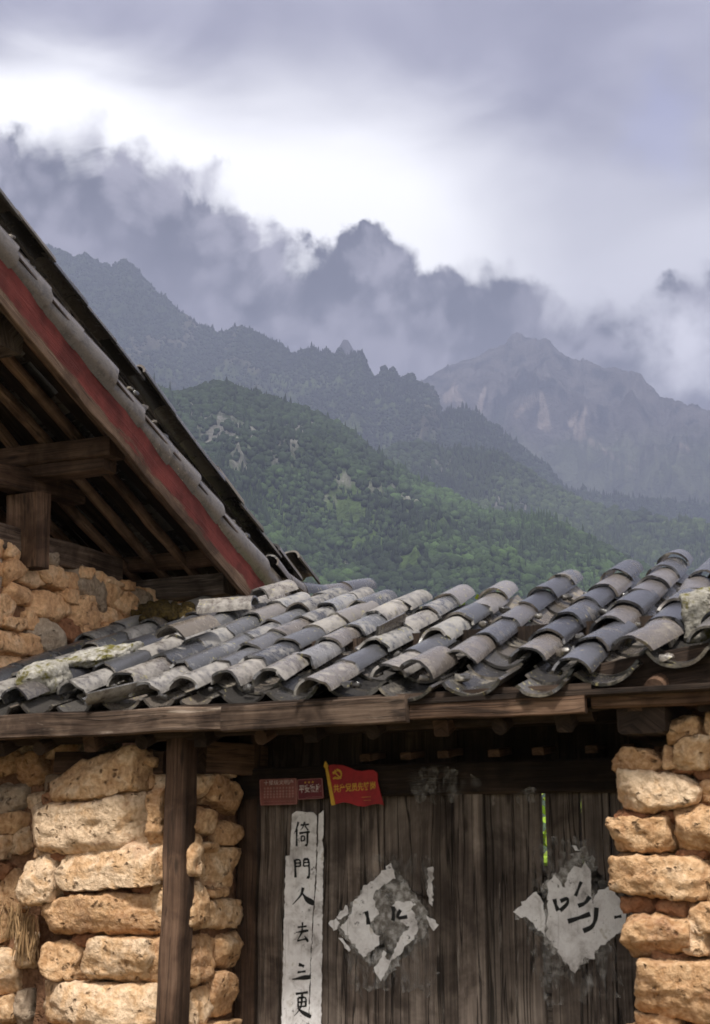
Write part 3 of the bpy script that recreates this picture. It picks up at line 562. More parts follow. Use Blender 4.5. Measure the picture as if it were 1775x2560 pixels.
# ------------------------------------------------------------------ signs and papers on the door
def flat_mat(name, col, rough=.6, var=.25, sc=30):
    m, t = material(name); ob = t.n('ShaderNodeTexCoord').outputs['Object']
    finish(t, t.mix(t.ss(t.noise(ob, sc, 5, .65), .35, .7), col, tuple(v * (1 - var) for v in col)), rough); return m
M['ink'] = flat_mat('black_ink', (.012, .012, .012), .7)
M['flag_red'] = flat_mat('flag_red', (.34, .016, .018), .5, .4, 14); M['gold'] = flat_mat('gold_paint', (.62, .36, .035), .5, .3)
M['plaque'] = flat_mat('faded_red_plaque', (.22, .075, .062), .5, .3); M['plaque2'] = flat_mat('maroon_plaque', (.13, .018, .024), .5, .3)
M['rim'] = flat_mat('plaque_rim', (.30, .13, .115), .5, .2); M['offwhite'] = flat_mat('off_white_paint', (.55, .47, .44), .6, .2); M['pinkish'] = flat_mat('pale_print', (.36, .20, .17), .6)
pm, t = material('mourning_paper'); ob = t.n('ShaderNodeTexCoord').outputs['Object']
n = t.noise(ob, 11, 6, .7, .4); n2 = t.noise(t.map(ob, (60, 60, 4)), 1.0, 4)
c = t.ramp(n, [(.30, (.26, .24, .23)), (.46, (.60, .58, .58)), (.6, (.74, .73, .735)), (.72, (.40, .36, .31))])
c = t.mix(t.ss(n2, .58, .72), c, (.42, .40, .39)); c = t.mix(t.ss(t.noise(ob, 55, 5, .7), .62, .70, 0, .75), c, (.10, .085, .075))
finish(t, c, .8, n, .5, .006, .3, t.ss(t.noise(ob, 24, 8, .72, .3), .335, .40)); M['paper'] = pm
def residue(name, lo, hi, op):
    rm, t = material(name); ob = t.n('ShaderNodeTexCoord').outputs['Object']
    n = t.noise(t.map(ob, (1, 1, .42)), 19, 8, .70, .25); n5 = t.noise(ob, 6, 4, .6, .5)
    finish(t, t.mix(t.ss(t.noise(ob, 38, 6, .7), .40, .68), (.16, .145, .13), (.50, .49, .48)), .9, n, .15, .003, .2, t.m('MULTIPLY', t.m('MULTIPLY', t.ss(n, lo, hi), t.ss(n5, .30, .56)), op)); return rm
M['residue_dense'] = residue('faded_paper', .30, .52, .88); M['residue_faint'] = residue('paper_stain', .42, .62, .30)
rm, t = material('torn_residue'); ob = t.n('ShaderNodeTexCoord').outputs['Object']
n = t.noise(t.map(ob, (1, 1, .42)), 19, 8, .70, .25); n5 = t.noise(ob, 6, 4, .6, .5)
finish(t, t.mix(t.ss(t.noise(ob, 45, 6, .7), .42, .66), (.10, .088, .08), (.54, .525, .515)), .9, n, .15, .003, .2, t.m('MULTIPLY', t.m('MULTIPLY', t.ss(n, .36, .60), t.ss(n5, .32, .62)), .82)); M['residue'] = rm

def sheet(mb, pts, Y, th=.0015, curl=0):
    """flat outline (x,z) extruded to a thin sheet in front of Y"""
    n = len(pts); bm = bmesh.new(); fr = [bm.verts.new((p[0], Y, p[1])) for p in pts]
    f = bm.faces.new(fr); bmesh.ops.recalc_face_normals(bm, faces=[f])
    if f.normal.y > 0: f.normal_flip()
    r = bmesh.ops.extrude_face_region(bm, geom=[f]); vs = [g for g in r['geom'] if isinstance(g, bmesh.types.BMVert)]
    for v in vs: v.co.y -= th
    bmesh.ops.triangulate(bm, faces=bm.faces[:]); bm.verts.index_update()
    V = [tuple(v.co) for v in bm.verts]; F = [tuple(v.index for v in q.verts) for q in bm.faces]; bm.free(); mb.add(V, F)
def torn(pts, k=7, amp=.004):
    out = []; P = [np.asarray(p) for p in pts]
    for a, b in zip(P, P[1:] + P[:1]):
        L = np.linalg.norm(b - a); n = max(1, int(L / .012))
        for i in range(n): out.append(a + (b - a) * i / n + np.array([random.gauss(0, amp), random.gauss(0, amp)]) * (0 if i == 0 else 1))
    return out
def stroke(mb, pts, ws, Y, th=.001):
    """brush stroke: polyline with a width at each point"""
    P = np.asarray(pts, float); n = len(P); T = np.gradient(P, axis=0); T /= np.linalg.norm(T, axis=1)[:, None] + 1e-9; Nn = np.stack([-T[:, 1], T[:, 0]], 1)
    w = np.asarray(ws)[:, None] / 2; A = P + Nn * w; B = P - Nn * w; V = [(q[0], Y - th, q[1]) for q in A] + [(q[0], Y - th, q[1]) for q in B] + [(q[0], Y, q[1]) for q in A] + [(q[0], Y, q[1]) for q in B]
    F = []
    for i in range(n - 1): F += [(i, n + i, n + i + 1, i + 1), (2 * n + i, i, i + 1, 2 * n + i + 1), (n + i, 3 * n + i, 3 * n + i + 1, n + i + 1)]
    F += [(0, 2 * n, 3 * n, n), (n - 1, 2 * n - 1, 4 * n - 1, 3 * n - 1)]
    mb.add(V, F)
def brush(mb, pts, w, Y, kind='n'):
    P = np.asarray(pts, float); s = np.linspace(0, len(P) - 1, 7 if len(P) < 4 else 11); Q = np.stack([np.interp(s, range(len(P)), P[:, k]) for k in (0, 1)], 1)
    if len(P) > 2: Q[1:-1] = (Q[:-2] + 2 * Q[1:-1] + Q[2:]) / 4
    u = np.linspace(0, 1, len(s)); ww = {'n': .75 + .35 * np.abs(np.cos(u * math.pi)), 'p': 1.15 - u * .95, 'l': .4 + 1.0 * np.sin(u * 2.2) ** 2}[kind] * w
    stroke(mb, Q, ww, Y)
def px2(x, y, Y): q = onY(x, y, Y); return (float(q[0]), float(q[2]))
# vertical white couplet, one character under the other (seen px in crop units -> photo px)
cY = .378
def c5(x, y): return 600 + x / 2.66, 1800 + y / 2.66
def c6(x, y): return 1150 + x / 2.554, 1750 + y / 2.554
mb = MB(); sheet(mb, torn([px2(*c5(*p), cY) for p in ((346, 628), (380, 605), (490, 615), (512, 640), (505, 1000), (485, 1300), (468, 1600), (446, 2300), (268, 2300), (305, 905), (332, 900))], amp=.0015), cY)
sheet(mb, torn([px2(*c5(*p), cY) for p in ((525, 625), (556, 600), (556, 760), (545, 800), (556, 860), (548, 1400), (538, 2300), (452, 2300), (474, 1600), (491, 1300), (512, 1000), (520, 700))], amp=.0015), cY)
coup = tag(mb.build('couplet_paper', M['paper'], None, 0), 'long vertical white paper with brushed black characters beside the left door', 'paper')
ink = MB()
def glyph(cx, cy, sx, sy, strokes):
    for kind, w, *pts in strokes: brush(ink, [px2(*c5(cx + (p[0] - .5) * sx, cy + (p[1] - .5) * sy), cY - .0015) for p in pts], w * 1.35 * sx / 2.66 * 5.6 / 3500, cY - .0018, kind)
HENG = 'n'
glyph(412, 760, 105, 165, [('p', .11, (.28, .0), (.18, .25), (.0, .48)), ('n', .11, (.17, .28), (.17, .98)), ('n', .09, (.42, .13), (.95, .10)), ('p', .10, (.68, .0), (.60, .18), (.42, .34)), ('n', .08, (.70, .16), (.90, .34)), ('n', .11, (.34, .46), (1.0, .40)), ('n', .08, (.46, .58), (.46, .78)), ('n', .08, (.46, .58), (.68, .56), (.66, .76)), ('n', .08, (.46, .77), (.66, .75)), ('n', .11, (.86, .42), (.84, .98), (.70, .92))])
glyph(412, 985, 105, 130, [('n', .13, (.06, .06), (.10, .98)), ('n', .09, (.08, .08), (.40, .06), (.40, .42)), ('n', .08, (.10, .25), (.38, .23)), ('n', .08, (.10, .42), (.40, .40)), ('n', .09, (.62, .06), (.60, .40)), ('n', .12, (.62, .06), (.96, .02), (.97, 1.02), (.82, .96)), ('n', .08, (.62, .22), (.95, .20)), ('n', .08, (.61, .40), (.94, .38))])
glyph(420, 1175, 140, 110, [('p', .12, (.50, -.05), (.42, .40), (.0, .98)), ('l', .16, (.47, .30), (.68, .68), (1.02, .92))])
glyph(412, 1410, 80, 130, [('n', .12, (.15, .26), (.90, .20)), ('n', .12, (.55, .0), (.52, .48)), ('l', .13, (.0, .52), (1.05, .42)), ('p', .13, (.52, .50), (.30, .74), (.10, .96)), ('n', .12, (.12, .95), (.92, .84)), ('l', .13, (.72, .68), (1.02, 1.0))])
glyph(412, 1680, 115, 90, [('n', .14, (.32, -.10), (.55, -.02), (.62, .05)), ('n', .10, (.25, .48), (.72, .40)), ('l', .15, (-.05, 1.0), (.5, .88), (1.02, .82))])
glyph(412, 1890, 105, 150, [('n', .11, (.12, .04), (.88, -.03)), ('n', .10, (.26, .22), (.26, .62)), ('n', .10, (.26, .22), (.78, .18), (.74, .60)), ('n', .08, (.27, .42), (.75, .38)), ('n', .08, (.26, .62), (.75, .58)), ('p', .12, (.52, .04), (.46, .66), (.02, 1.02)), ('l', .15, (.22, .66), (.52, .86), (1.08, 1.06))])
glyph(408, 2130, 100, 150, [('p', .12, (.25, .0), (.22, .6), (.0, 1.0)), ('n', .12, (.25, .0), (.85, -.04), (.84, 1.0)), ('n', .09, (.26, .3), (.8, .26)), ('n', .09, (.24, .55), (.8, .52))])
ink.build('lettering', M['ink'], coup, 0)
pY = .402
def paper_diamond(cv, pieces, strokes, corners, diamond, label):
    mb = MB()
    for pc in pieces: sheet(mb, torn([px2(*cv(*p), pY) for p in pc], amp=.0035), pY, .0012)
    o = tag(mb.build('door_paper', M['paper'], None, 0), label, 'paper', 'diamond papers on the doors')
    r = MB(); sheet(r, torn([px2(*cv(*p), pY) for p in corners], amp=.012), pY + .0006, .0008); r.build('paper_residue', M['residue_faint'], o, 0)
    r = MB(); sheet(r, torn([px2(*cv(*p), pY) for p in diamond], amp=.007), pY + .0002, .0006); r.build('paper_residue', M['residue_dense'], o, 0)
    for w, *pts in strokes:
        k = MB(); brush(k, [px2(*cv(*p), pY) for p in pts], w * 1.6, pY - .0014, 'n'); k.build('brush_stroke', M['ink'], o, 0)
    return o
paper_diamond(c5, [((1003, 950), (1025, 1000), (1035, 1055), (960, 1090), (905, 1130), (885, 1190), (925, 1290), (858, 1350), (880, 1390), (932, 1435), (920, 1500), (822, 1578), (668, 1380), (740, 1290), (752, 1210), (812, 1150), (815, 1120), (905, 1050)), ((712, 1233), (722, 1290), (655, 1325), (642, 1312)), ((588, 1352), (640, 1318), (662, 1350), (622, 1402)), ((1012, 1235), (1055, 1202), (1090, 1215), (1150, 1188), (1172, 1228), (1138, 1258), (1165, 1300), (1184, 1400), (1130, 1480), (1080, 1545), (1000, 1602), (1045, 1480), (1130, 1370), (1065, 1340), (1065, 1280)), ((890, 1645), (945, 1575), (955, 1530), (975, 1590), (1004, 1602), (985, 1650), (938, 1738), (905, 1690)), ((1240, 1298), (1322, 1362), (1288, 1402), (1255, 1340)), ((655, 1450), (680, 1450), (735, 1530), (725, 1540)), ((1245, 985), (1285, 975), (1280, 1240), (1255, 1200))],
    [(.011, (840, 1272), (850, 1310), (856, 1360)), (.010, (1018, 1240), (1024, 1290), (1018, 1335)), (.009, (1068, 1262), (1046, 1306), (1060, 1318), (1114, 1308))], [(770, 900), (1285, 890), (1290, 1800), (735, 1800), (720, 1500), (830, 1200)], [(1010, 945), (1300, 1345), (960, 1740), (605, 1350)], 'torn white paper diamond mostly peeled off the left door')
paper_diamond(c6, [((555, 1170), (600, 1112), (645, 1165), (672, 1200), (690, 1110), (730, 1060), (775, 1075), (800, 1028), (832, 1085), (838, 1250), (848, 1290), (880, 1215), (955, 1198), (1030, 1272), (1062, 1370), (1035, 1480), (862, 1602), (862, 1655), (800, 1640), (735, 1742), (700, 1700), (552, 1505), (562, 1350)), ((338, 1352), (432, 1265), (490, 1225), (535, 1300), (545, 1515), (480, 1450), (430, 1390), (392, 1392)), ((715, 928), (742, 930), (770, 962), (735, 962))],
    [(.010, (604, 1270), (612, 1310), (628, 1345)), (.009, (642, 1285), (690, 1262), (690, 1300), (640, 1345)), (.008, (775, 1160), (755, 1210), (738, 1252)), (.010, (830, 1255), (800, 1298), (755, 1315)), (.011, (690, 1414), (760, 1392), (832, 1366)), (.011, (872, 1325), (868, 1400), (845, 1450), (788, 1475)), (.007, (985, 1388), (1032, 1380))], [(480, 900), (980, 880), (1000, 1900), (560, 1950), (430, 1500)], [(800, 930), (1065, 1370), (735, 1750), (345, 1350)], 'torn white paper diamond with a fuller sheet on the right door')
for pts, lab in ((((1120, 340), (1330, 300), (1590, 380), (1596, 500), (1500, 542), (1180, 545), (1130, 470)), 'ragged remnant of white paper stuck along the dark lintel'), (((1835, 470), (1960, 450), (1985, 545), (1845, 555)), 'small scrap of white paper on the lintel right end')):
    mb = MB(); sheet(mb, torn([px2(*c5(*p), .347) for p in pts], amp=.006), .347, .001); tag(mb.build('paper_scrap', M['residue_faint'], None, 0), lab, 'paper scrap')

def text(body, mat, parent, at, size, Y, width=None, rot=0, extra=0):
    cu = bpy.data.curves.new('lettering', 'FONT'); cu.body = body; cu.size = size; cu.align_x = 'CENTER'; cu.align_y = 'CENTER'; cu.extrude = .0003; cu.offset = extra
    o = bpy.data.objects.new('lettering_source', cu); COL.objects.link(o); dg = bpy.context.evaluated_depsgraph_get(); me = bpy.data.meshes.new_from_object(o.evaluated_get(dg)); COL.objects.unlink(o); bpy.data.objects.remove(o)
    V = np.array([tuple(v.co) for v in me.vertices])
    if width: V[:, 0] *= width / max(1e-6, V[:, 0].max() - V[:, 0].min())
    c, s = math.cos(rot), math.sin(rot)
    for v, q in zip(me.vertices, V): v.co = (at[0] + q[0] * c - q[1] * s, Y - q[2], at[1] + q[0] * s + q[1] * c)
    me.name = 'lettering'; return link('lettering', me, mat, parent)
sY = .345
def s4(x, y): return 620 + x / 4.433, 1880 + y / 4.433
def rounded(pts, r=.004):
    out = []; P = [np.array(p) for p in pts]; n = len(P)
    for i in range(n):
        a, b, c = P[i - 1], P[i], P[(i + 1) % n]; u, v = unit(a - b) * r, unit(c - b) * r
        for k in (0, .25, .5, .75, 1): out.append((b + u) * (1 - k) ** 2 + 2 * k * (1 - k) * b + (b + v) * k * k)
    return out
def plaque(corn, mat, label):
    P = [np.array(px2(*s4(*p), sY)) for p in corn]; mb = MB(); sheet(mb, rounded(P, .008), sY, .004); o = tag(mb.build('door_plaque', M[mat], None, 0), label, 'plaque', 'red plaques over the door')
    c = sum(P) / 4; rim = MB(); out = rounded([c + (p - c) * .985 for p in P], .008); inn = rounded([c + (p - c) * .93 for p in P], .006); k = len(out)
    V = [(q[0], sY - .0052, q[1]) for q in out + inn]; rim.add(V, [(i, (i + 1) % k, k + (i + 1) % k, k + i) for i in range(k)]); rim.build('rim', M['rim'], o, 0)
    return o, P, c
o, P, c = plaque([(130, 305), (545, 290), (552, 580), (140, 595)], 'plaque', 'faded red plaque with a table of small print above the couplet')
R1 = math.atan2(P[1][1] - P[0][1], P[1][0] - P[0][0]); sc_ = np.linalg.norm(P[1] - P[0])
text('十星级文明户', M['offwhite'], o, px2(*s4(345, 342), sY), .021, sY - .0045, sc_ * .78, R1)
for i, y in enumerate((405, 440, 472, 502)):
    text('* * * * * * * * * *', M['pinkish'], o, px2(*s4(345, y + 6), sY), .022, sY - .0045, sc_ * .80, R1, .0004)
text('................................', M['pinkish'], o, px2(*s4(345, 535), sY), .016, sY - .0045, sc_ * .84, R1)
o, P, c = plaque([(548, 305), (830, 288), (845, 515), (555, 530)], 'plaque2', 'small maroon plaque with white characters and three gold stars')
sc_ = np.linalg.norm(P[1] - P[0]); R1 = math.atan2(P[1][1] - P[0][1], P[1][0] - P[0][0])
text('平安家庭', M['offwhite'], o, px2(*s4(692, 412), sY), .037, sY - .0048, sc_ * .86, R1, .0006)
text('★ ★ ★', M['gold'], o, px2(*s4(682, 338), sY), .013, sY - .0048, sc_ * .40, R1)
text('................', M['pinkish'], o, px2(*s4(730, 490), sY), .014, sY - .0048, sc_ * .62, R1)
fl = [(895, 150), (950, 140), (1050, 145), (1120, 170), (1200, 205), (1270, 212), (1340, 200), (1390, 200), (1425, 222), (1440, 240), (1440, 330), (1470, 450), (1510, 590), (1450, 575), (1390, 580), (1300, 605), (1220, 600), (1140, 570), (1060, 555), (970, 580), (925, 350)]
mb = MB(); sheet(mb, [px2(*s4(*p), sY - .004) for p in fl], sY - .004, .004); flag = tag(mb.build('flag_sign', M['flag_red'], None, 0), 'bright red flag shaped plate with gold emblem and characters above the door', 'sign')
mb = MB(); sheet(mb, [px2(*s4(*p), sY - .006) for p in ((862, 100), (892, 150), (886, 175), (905, 250), (972, 585), (930, 592), (868, 220), (862, 185), (842, 160))], sY - .006, .005); mb.build('flag_pole', M['gold'], flag, 0)
fy = sY - .0088
fr = math.radians(2.5)
text('共产党员先锋岗', M['gold'], flag, px2(*s4(1190, 396), sY), .036, fy, abs(px2(*s4(1422, 390), sY)[0] - px2(*s4(958, 400), sY)[0]), fr, .0006)
text('▪▪▪▪▪▪▪▪▪▪▪', M['gold'], flag, px2(*s4(1320, 500), sY), .008, fy, .042, fr)
text('▪▪▪▪▪▪▪▪', M['gold'], flag, px2(*s4(1330, 536), sY), .006, fy, .03, fr)
em = MB()                                                    # hammer and sickle
def ep(a, b): return px2(*s4(1000 + a, 248 + b), sY)
brush(em, [ep(-8, -50), ep(30, -40), ep(48, -5), ep(40, 32), ep(8, 48), ep(-25, 38)], .0085, fy, 'n'); brush(em, [ep(-22, 36), ep(-46, 50)], .008, fy)
brush(em, [ep(-30, -22), ep(42, 48)], .0062, fy - .0006); brush(em, [ep(-48, -8), ep(-14, -40)], .011, fy - .0006)
em.build('emblem', M['gold'], flag, 0)

# ------------------------------------------------------------------ greenery behind the doors, ground
def foliage_mat(name, lo, hi):
    m, t = material(name); rd = t.n('ShaderNodeNewGeometry').outputs['Random Per Island']; ob = t.n('ShaderNodeTexCoord').outputs['Object']
    c = t.mix(rd, lo, hi); b = t.n('ShaderNodeBsdfPrincipled', {'Base Color': c, 'Roughness': .7, 'Specular IOR Level': .15}); t.n('ShaderNodeOutputMaterial', {0: b.outputs[0]}); return m
M['leaf'] = foliage_mat('bright_leaves', (.20, .34, .03), (.42, .55, .08))
M['bark'] = flat_mat('bark', (.08, .055, .035), .9)
def bush(cx, cy, h, n, label):
    root = empty('bush', None, label, 'bush'); mb = MB()
    for _ in range(n):
        p = np.array([cx, cy, h * .55]) + RNG.normal(0, 1, 3) * np.array([.5, .4, h * .22]); p[2] = max(p[2], .05); a = unit(RNG.normal(0, 1, 3)); b = unit(np.cross(a, RNG.normal(0, 1, 3))); s = random.uniform(.03, .06)
        mb.add([p - a * s, p + b * s * .45, p + a * s, p - b * s * .45], [(0, 1, 2, 3)])
    mb.build('foliage', M['leaf'], root, 0)
    for k in range(5): timber('stem', M['bark'], root, (cx + .05 * k - .1, cy, -.1), (cx + random.uniform(-.4, .4), cy + random.uniform(-.3, .3), h * .75), .025, .025, rnd=True, taper=.4)
bush(.1, 3.2, 2.6, 2600, 'bright green bush glimpsed through the gap between the door planks')
gm, t = material('earth'); ob = t.n('ShaderNodeTexCoord').outputs['Object']; n = t.noise(ob, 3, 6, .65); far = t.noise(ob, .004, 5)
finish(t, t.mix(t.ss(far, .45, .6), t.ramp(n, [(.3, (.16, .11, .07)), (.7, (.30, .22, .15))]), (.06, .085, .03)), .95, n, .5, .02)
mb = MB(); mb.add([(-6000, -600, -.1), (5000, -600, -.1), (5000, 6200, -.1), (-6000, 6200, -.1)], [(0, 1, 2, 3)]); tag(mb.build('ground', gm, None, 0), kind='structure')

# ------------------------------------------------------------------ mountains: heightfields hung on the real ridge lines
def terrain_mat(name, sc, rough_amt=1.0):
    m, t = material(name); ob = t.n('ShaderNodeTexCoord').outputs['Object']; at = t.n('ShaderNodeVertexColor', layer_name='Col').outputs[0]
    n = t.noise(ob, sc, 6, .7, .5); c = t.mix(.8, at, t.mix(t.ss(n, .3, .7), (.45, .45, .45), (1.5, 1.5, 1.5)), 'MULTIPLY')
    finish(t, c, .95, n, 1.0, 18 * rough_amt, .05); return m
def ridge(name, pts, D, label, mat, colfn, nx=420, nt=150, base=.5, back=.25, amp=.05, pw=1.25, crest=.012, seed=1, noisefreq=1.0, blocky=0.0, gully=.55):
    P = sorted(pts); xs = np.linspace(P[0][0], P[-1][0], nx); yc = np.interp(xs, [p[0] for p in P], [p[1] for p in P])
    yc = yc + fbm(np.stack([xs / 26, xs * 0, xs * 0 + seed], 1), 4, seed, .55) * crest * 300 - blocky * np.abs(np.round(fbm(np.stack([xs / 34, xs * 0, xs * 0 + 7], 1), 2, 77) * 2.2) / 2.2 + .35 * fbm(np.stack([xs / 9, xs * 0, xs * 0], 1), 2, 78))
    d = _f[None] + _r[None] * ((xs - CX) / FPX)[:, None] + _u[None] * ((CY - yc) / FPX)[:, None]; hd = np.linalg.norm(d[:, :2], axis=1); dirh = d[:, :2] / hd[:, None]
    Dv = D * (1 + .06 * np.sin(xs / 260 + seed)); H = Dv * d[:, 2] / hd
    ts = np.concatenate([np.linspace(-1, 0, 14)[:-1], np.linspace(0, 1, nt) ** 1.15]); T, X = np.meshgrid(ts, np.arange(nx), indexing='ij')
    r = np.where(T < 0, Dv[X] * (1 - back * T), Dv[X] * (1 - (1 - base) * T)); h0 = np.where(T < 0, H[X] * (1 + T) , H[X] * (1 - np.clip(T, 0, 1)) ** pw)
    px = CAM[0] + dirh[X][..., 0] * r; py = CAM[1] + dirh[X][..., 1] * r
    q = np.stack([px, py, h0 * 0], -1).reshape(-1, 3) / (D * .09) * noisefreq; amp_t = (np.clip(np.abs(T) * 2.5, 0, 1) * np.clip((1 - T) * 3, 0, 1)).reshape(-1)
    dz = (fbm(q, 6, seed + 3, .5, True) * .8 + fbm(q * .5, 2, seed + 8) * .8) * amp * H.mean() * amp_t
    # fall lines: gullies that run down the slope
    gl = fbm(np.stack([X.reshape(-1) * .035 * 420 / nx + fbm(q * 1.3, 2, 4) * 1.2, T.reshape(-1) * 1.2, q[:, 0] * 0], 1), 4, seed + 20, .6, True); dz = dz + gl * amp * gully * H.mean() * amp_t
    lim = (H[X] * r / Dv[X]).reshape(-1); tt_ = T.reshape(-1); z_ = h0.reshape(-1) + dz; z_ = np.where(tt_ > 0, np.minimum(z_, lim * (1 - .004 - .02 * np.clip(tt_, 0, 1))), z_)
    Z = z_; Z = np.maximum(Z, -5) + CAM[2]
    V = np.stack([px.reshape(-1), py.reshape(-1), Z], 1); R_, C_ = len(ts), nx
    ii = (np.arange(R_ - 1)[:, None] * C_ + np.arange(C_ - 1)[None]).reshape(-1); F = np.stack([ii, ii + C_, ii + C_ + 1, ii + 1], 1)
    me = bpy.data.meshes.new(name); me.vertices.add(len(V)); me.vertices.foreach_set('co', V.ravel()); me.loops.add(F.size); me.loops.foreach_set('vertex_index', F.ravel().astype(np.int32)); me.polygons.add(len(F)); me.polygons.foreach_set('loop_start', np.arange(0, F.size, 4, dtype=np.int32)); me.polygons.foreach_set('use_smooth', np.ones(len(F), bool)); me.update(); me.validate()
    g = np.gradient(Z.reshape(R_, C_), axis=0) / (np.gradient(r, axis=0) + 1e-6); slope = np.abs(g).reshape(-1)
    rel = V - CAM; dep = rel @ _f; sx = CX + FPX * (rel @ _r) / dep; sy = CY - FPX * (rel @ _u) / dep
    c = colfn(V, q, T.reshape(-1), slope, sx, sy, gl); ca = me.color_attributes.new('Col', 'FLOAT_COLOR', 'POINT'); ca.data.foreach_set('color', np.concatenate([c, np.ones((len(c), 1))], 1).astype(np.float32).ravel())
    o = link(name, me, mat); tag(o, label, 'mountain', kind='structure'); return dict(V=V, R=R_, C=C_, T=T.reshape(-1), sx=sx, sy=sy, col=c, slope=slope, q=q)
def lerp(a, b, f): return np.asarray(a) * (1 - f[:, None]) + np.asarray(b) * f[:, None]
def sst(x, a, b): u = np.clip((x - a) / (b - a), 0, 1); return u * u * (3 - 2 * u)
def blobs(sx, sy, spots, q, jag=1.0):
    r = np.zeros(len(sx)); nz = fbm(q * 9, 4, 31, .6) * .55 * jag + fbm(np.stack([sx / 7, sy / 26, sx * 0], 1), 3, 41, .6) * .42
    for x, y, a, b in spots: r = np.maximum(r, sst(1 - np.sqrt(((sx - x) / a) ** 2 + ((sy - y) / b) ** 2) + nz + .15, .0, .7))
    st = fbm(np.stack([sx / 6, sy / 17, sx * 0], 1), 4, 41, .62) + fbm(q * 22, 2, 43) * .35; r = r * sst(st, -.9, .15)
    return r * (.75 + .3 * vnoise(np.stack([sx / 3, sy / 3, sx * 0], 1), 5))
CLIFF_D = [(480, 1050, 60, 45), (560, 1080, 70, 40), (640, 1090, 60, 35), (700, 1125, 60, 40), (600, 1150, 50, 30), (760, 1065, 40, 30), (950, 1222, 55, 22), (1020, 1240, 40, 22), (860, 1200, 30, 18), (865, 1415, 12, 16), (1040, 1275, 22, 20), (820, 1245, 22, 10), (450, 1040, 30, 30)]
CLIFF_E = [(1070, 1165, 60, 25), (1130, 1190, 40, 22), (1240, 1250, 60, 18), (1305, 1215, 10, 25), (1310, 1270, 14, 35), (1590, 1385, 50, 28), (1710, 1380, 45, 35), (1545, 1310, 20, 16)]
FOREST, MEADOW, ROCK, DEEP = (.034, .050, .022), (.085, .125, .040), (.25, .23, .22), (.022, .032, .018)
def col_D(V, q, T, s, sx, sy, gl):
    low = sst(sy + fbm(q * 3, 3, 2) * 60, 1060, 1240); c = lerp(FOREST, (.060, .095, .026), low); c = lerp(c, MEADOW, sst(fbm(q * 5, 4, 7), .25, .7) * .6 * low)
    return lerp(c, ROCK, blobs(sx, sy, CLIFF_D, q) * .75)
def col_E(V, q, T, s, sx, sy, gl):
    c = lerp(FOREST, (.05, .07, .028), sst(fbm(q * 4, 4, 7), .1, .7)); return lerp(c, ROCK, blobs(sx, sy, CLIFF_E, q) * .85)
def col_A(V, q, T, s, sx, sy, gl):
    mead = blobs(sx, sy, [(760, 960, 160, 50), (930, 1010, 130, 40), (980, 1090, 140, 40), (560, 950, 90, 40), (420, 920, 70, 40), (900, 1060, 120, 40)], q); c = lerp((.028, .038, .022), (.075, .098, .045), sst(mead, 0, 1) * .8)
    c = lerp(c, (.11, .095, .08), sst(gl + fbm(q * 6, 3, 4) * .5, .9, 1.5) * .45); return c
def seg_d(sx, sy, a, b):
    a, b = np.array(a, float), np.array(b, float); ab = b - a; u = np.clip(((sx - a[0]) * ab[0] + (sy - a[1]) * ab[1]) / (ab @ ab), 0, 1); return np.hypot(sx - a[0] - u * ab[0], sy - a[1] - u * ab[1]), u
SCREE = [((1355, 985), (1290, 1035), 4, 9), ((1355, 990), (1362, 1060), 6, 20), ((1362, 1060), (1400, 1060), 4, 4), ((1440, 1030), (1432, 1060), 6, 14), ((1465, 1020), (1450, 1085), 4, 16), ((1455, 1085), (1500, 1120), 6, 5), ((1500, 1120), (1590, 1180), 5, 3), ((1215, 970), (1200, 1020), 3, 14), ((1140, 950), (1120, 1000), 4, 14), ((1700, 1110), (1720, 1125), 6, 6), ((1130, 970), (1150, 1010), 3, 12)]
def col_B(V, q, T, s, sx, sy, gl):
    c = lerp((.014, .015, .019), (.060, .055, .058), sst(fbm(q * 5, 5, 6, .6, True) + gl * .3, .1, 1.2)); c = lerp(c, (.06, .07, .04), sst(sy + fbm(q * 3, 3, 5) * 40, 1040, 1150) * .8)
    m = np.zeros(len(sx)); nz = fbm(q * 14, 3, 3) * 5
    for a, b, w0, w1 in SCREE: d, u = seg_d(sx, sy, a, b); m = np.maximum(m, sst(w0 + (w1 - w0) * u + nz - d, -1, 4))
    return lerp(c, (.17, .142, .13), m * .75)
def col_G(V, q, T, s, sx, sy, gl): return lerp((.03, .042, .022), (.05, .07, .03), sst(fbm(q * 4, 3, 2), 0, .8))
TM = terrain_mat('forested_slope', .035); TR = terrain_mat('bare_rock', .012, 2.0)
def xt(l): return l
rB = ridge('mountain', [(650, 1100), (900, 1030), (1000, 975), (1060, 950), (1130, 915), (1180, 900), (1225, 880), (1262, 866), (1280, 846), (1300, 840), (1322, 843), (1340, 846), (1362, 850), (1382, 866), (1402, 884), (1440, 905), (1480, 908), (1500, 920), (1545, 922), (1590, 935), (1612, 950), (1640, 985), (1662, 1002), (1680, 1000), (1720, 1016), (1775, 1028), (1900, 1060), (2200, 1120)], 4600, 'farthest bare mountain peak streaked with pale scree under the cloud', TR, col_B, 620, 200, .72, .2, .12, 1.1, .008, 3, 1.2, 9.0, .2)
rC = ridge('mountain', [(780, 960), (815, 915), (832, 888), (846, 868), (858, 846), (870, 848), (886, 876), (905, 905), (940, 960)], 4100, 'small pale pointed peak poking up behind the long wooded ridge', TR, col_B, 120, 60, .7, .2, .06, 1.1, .012, 5)
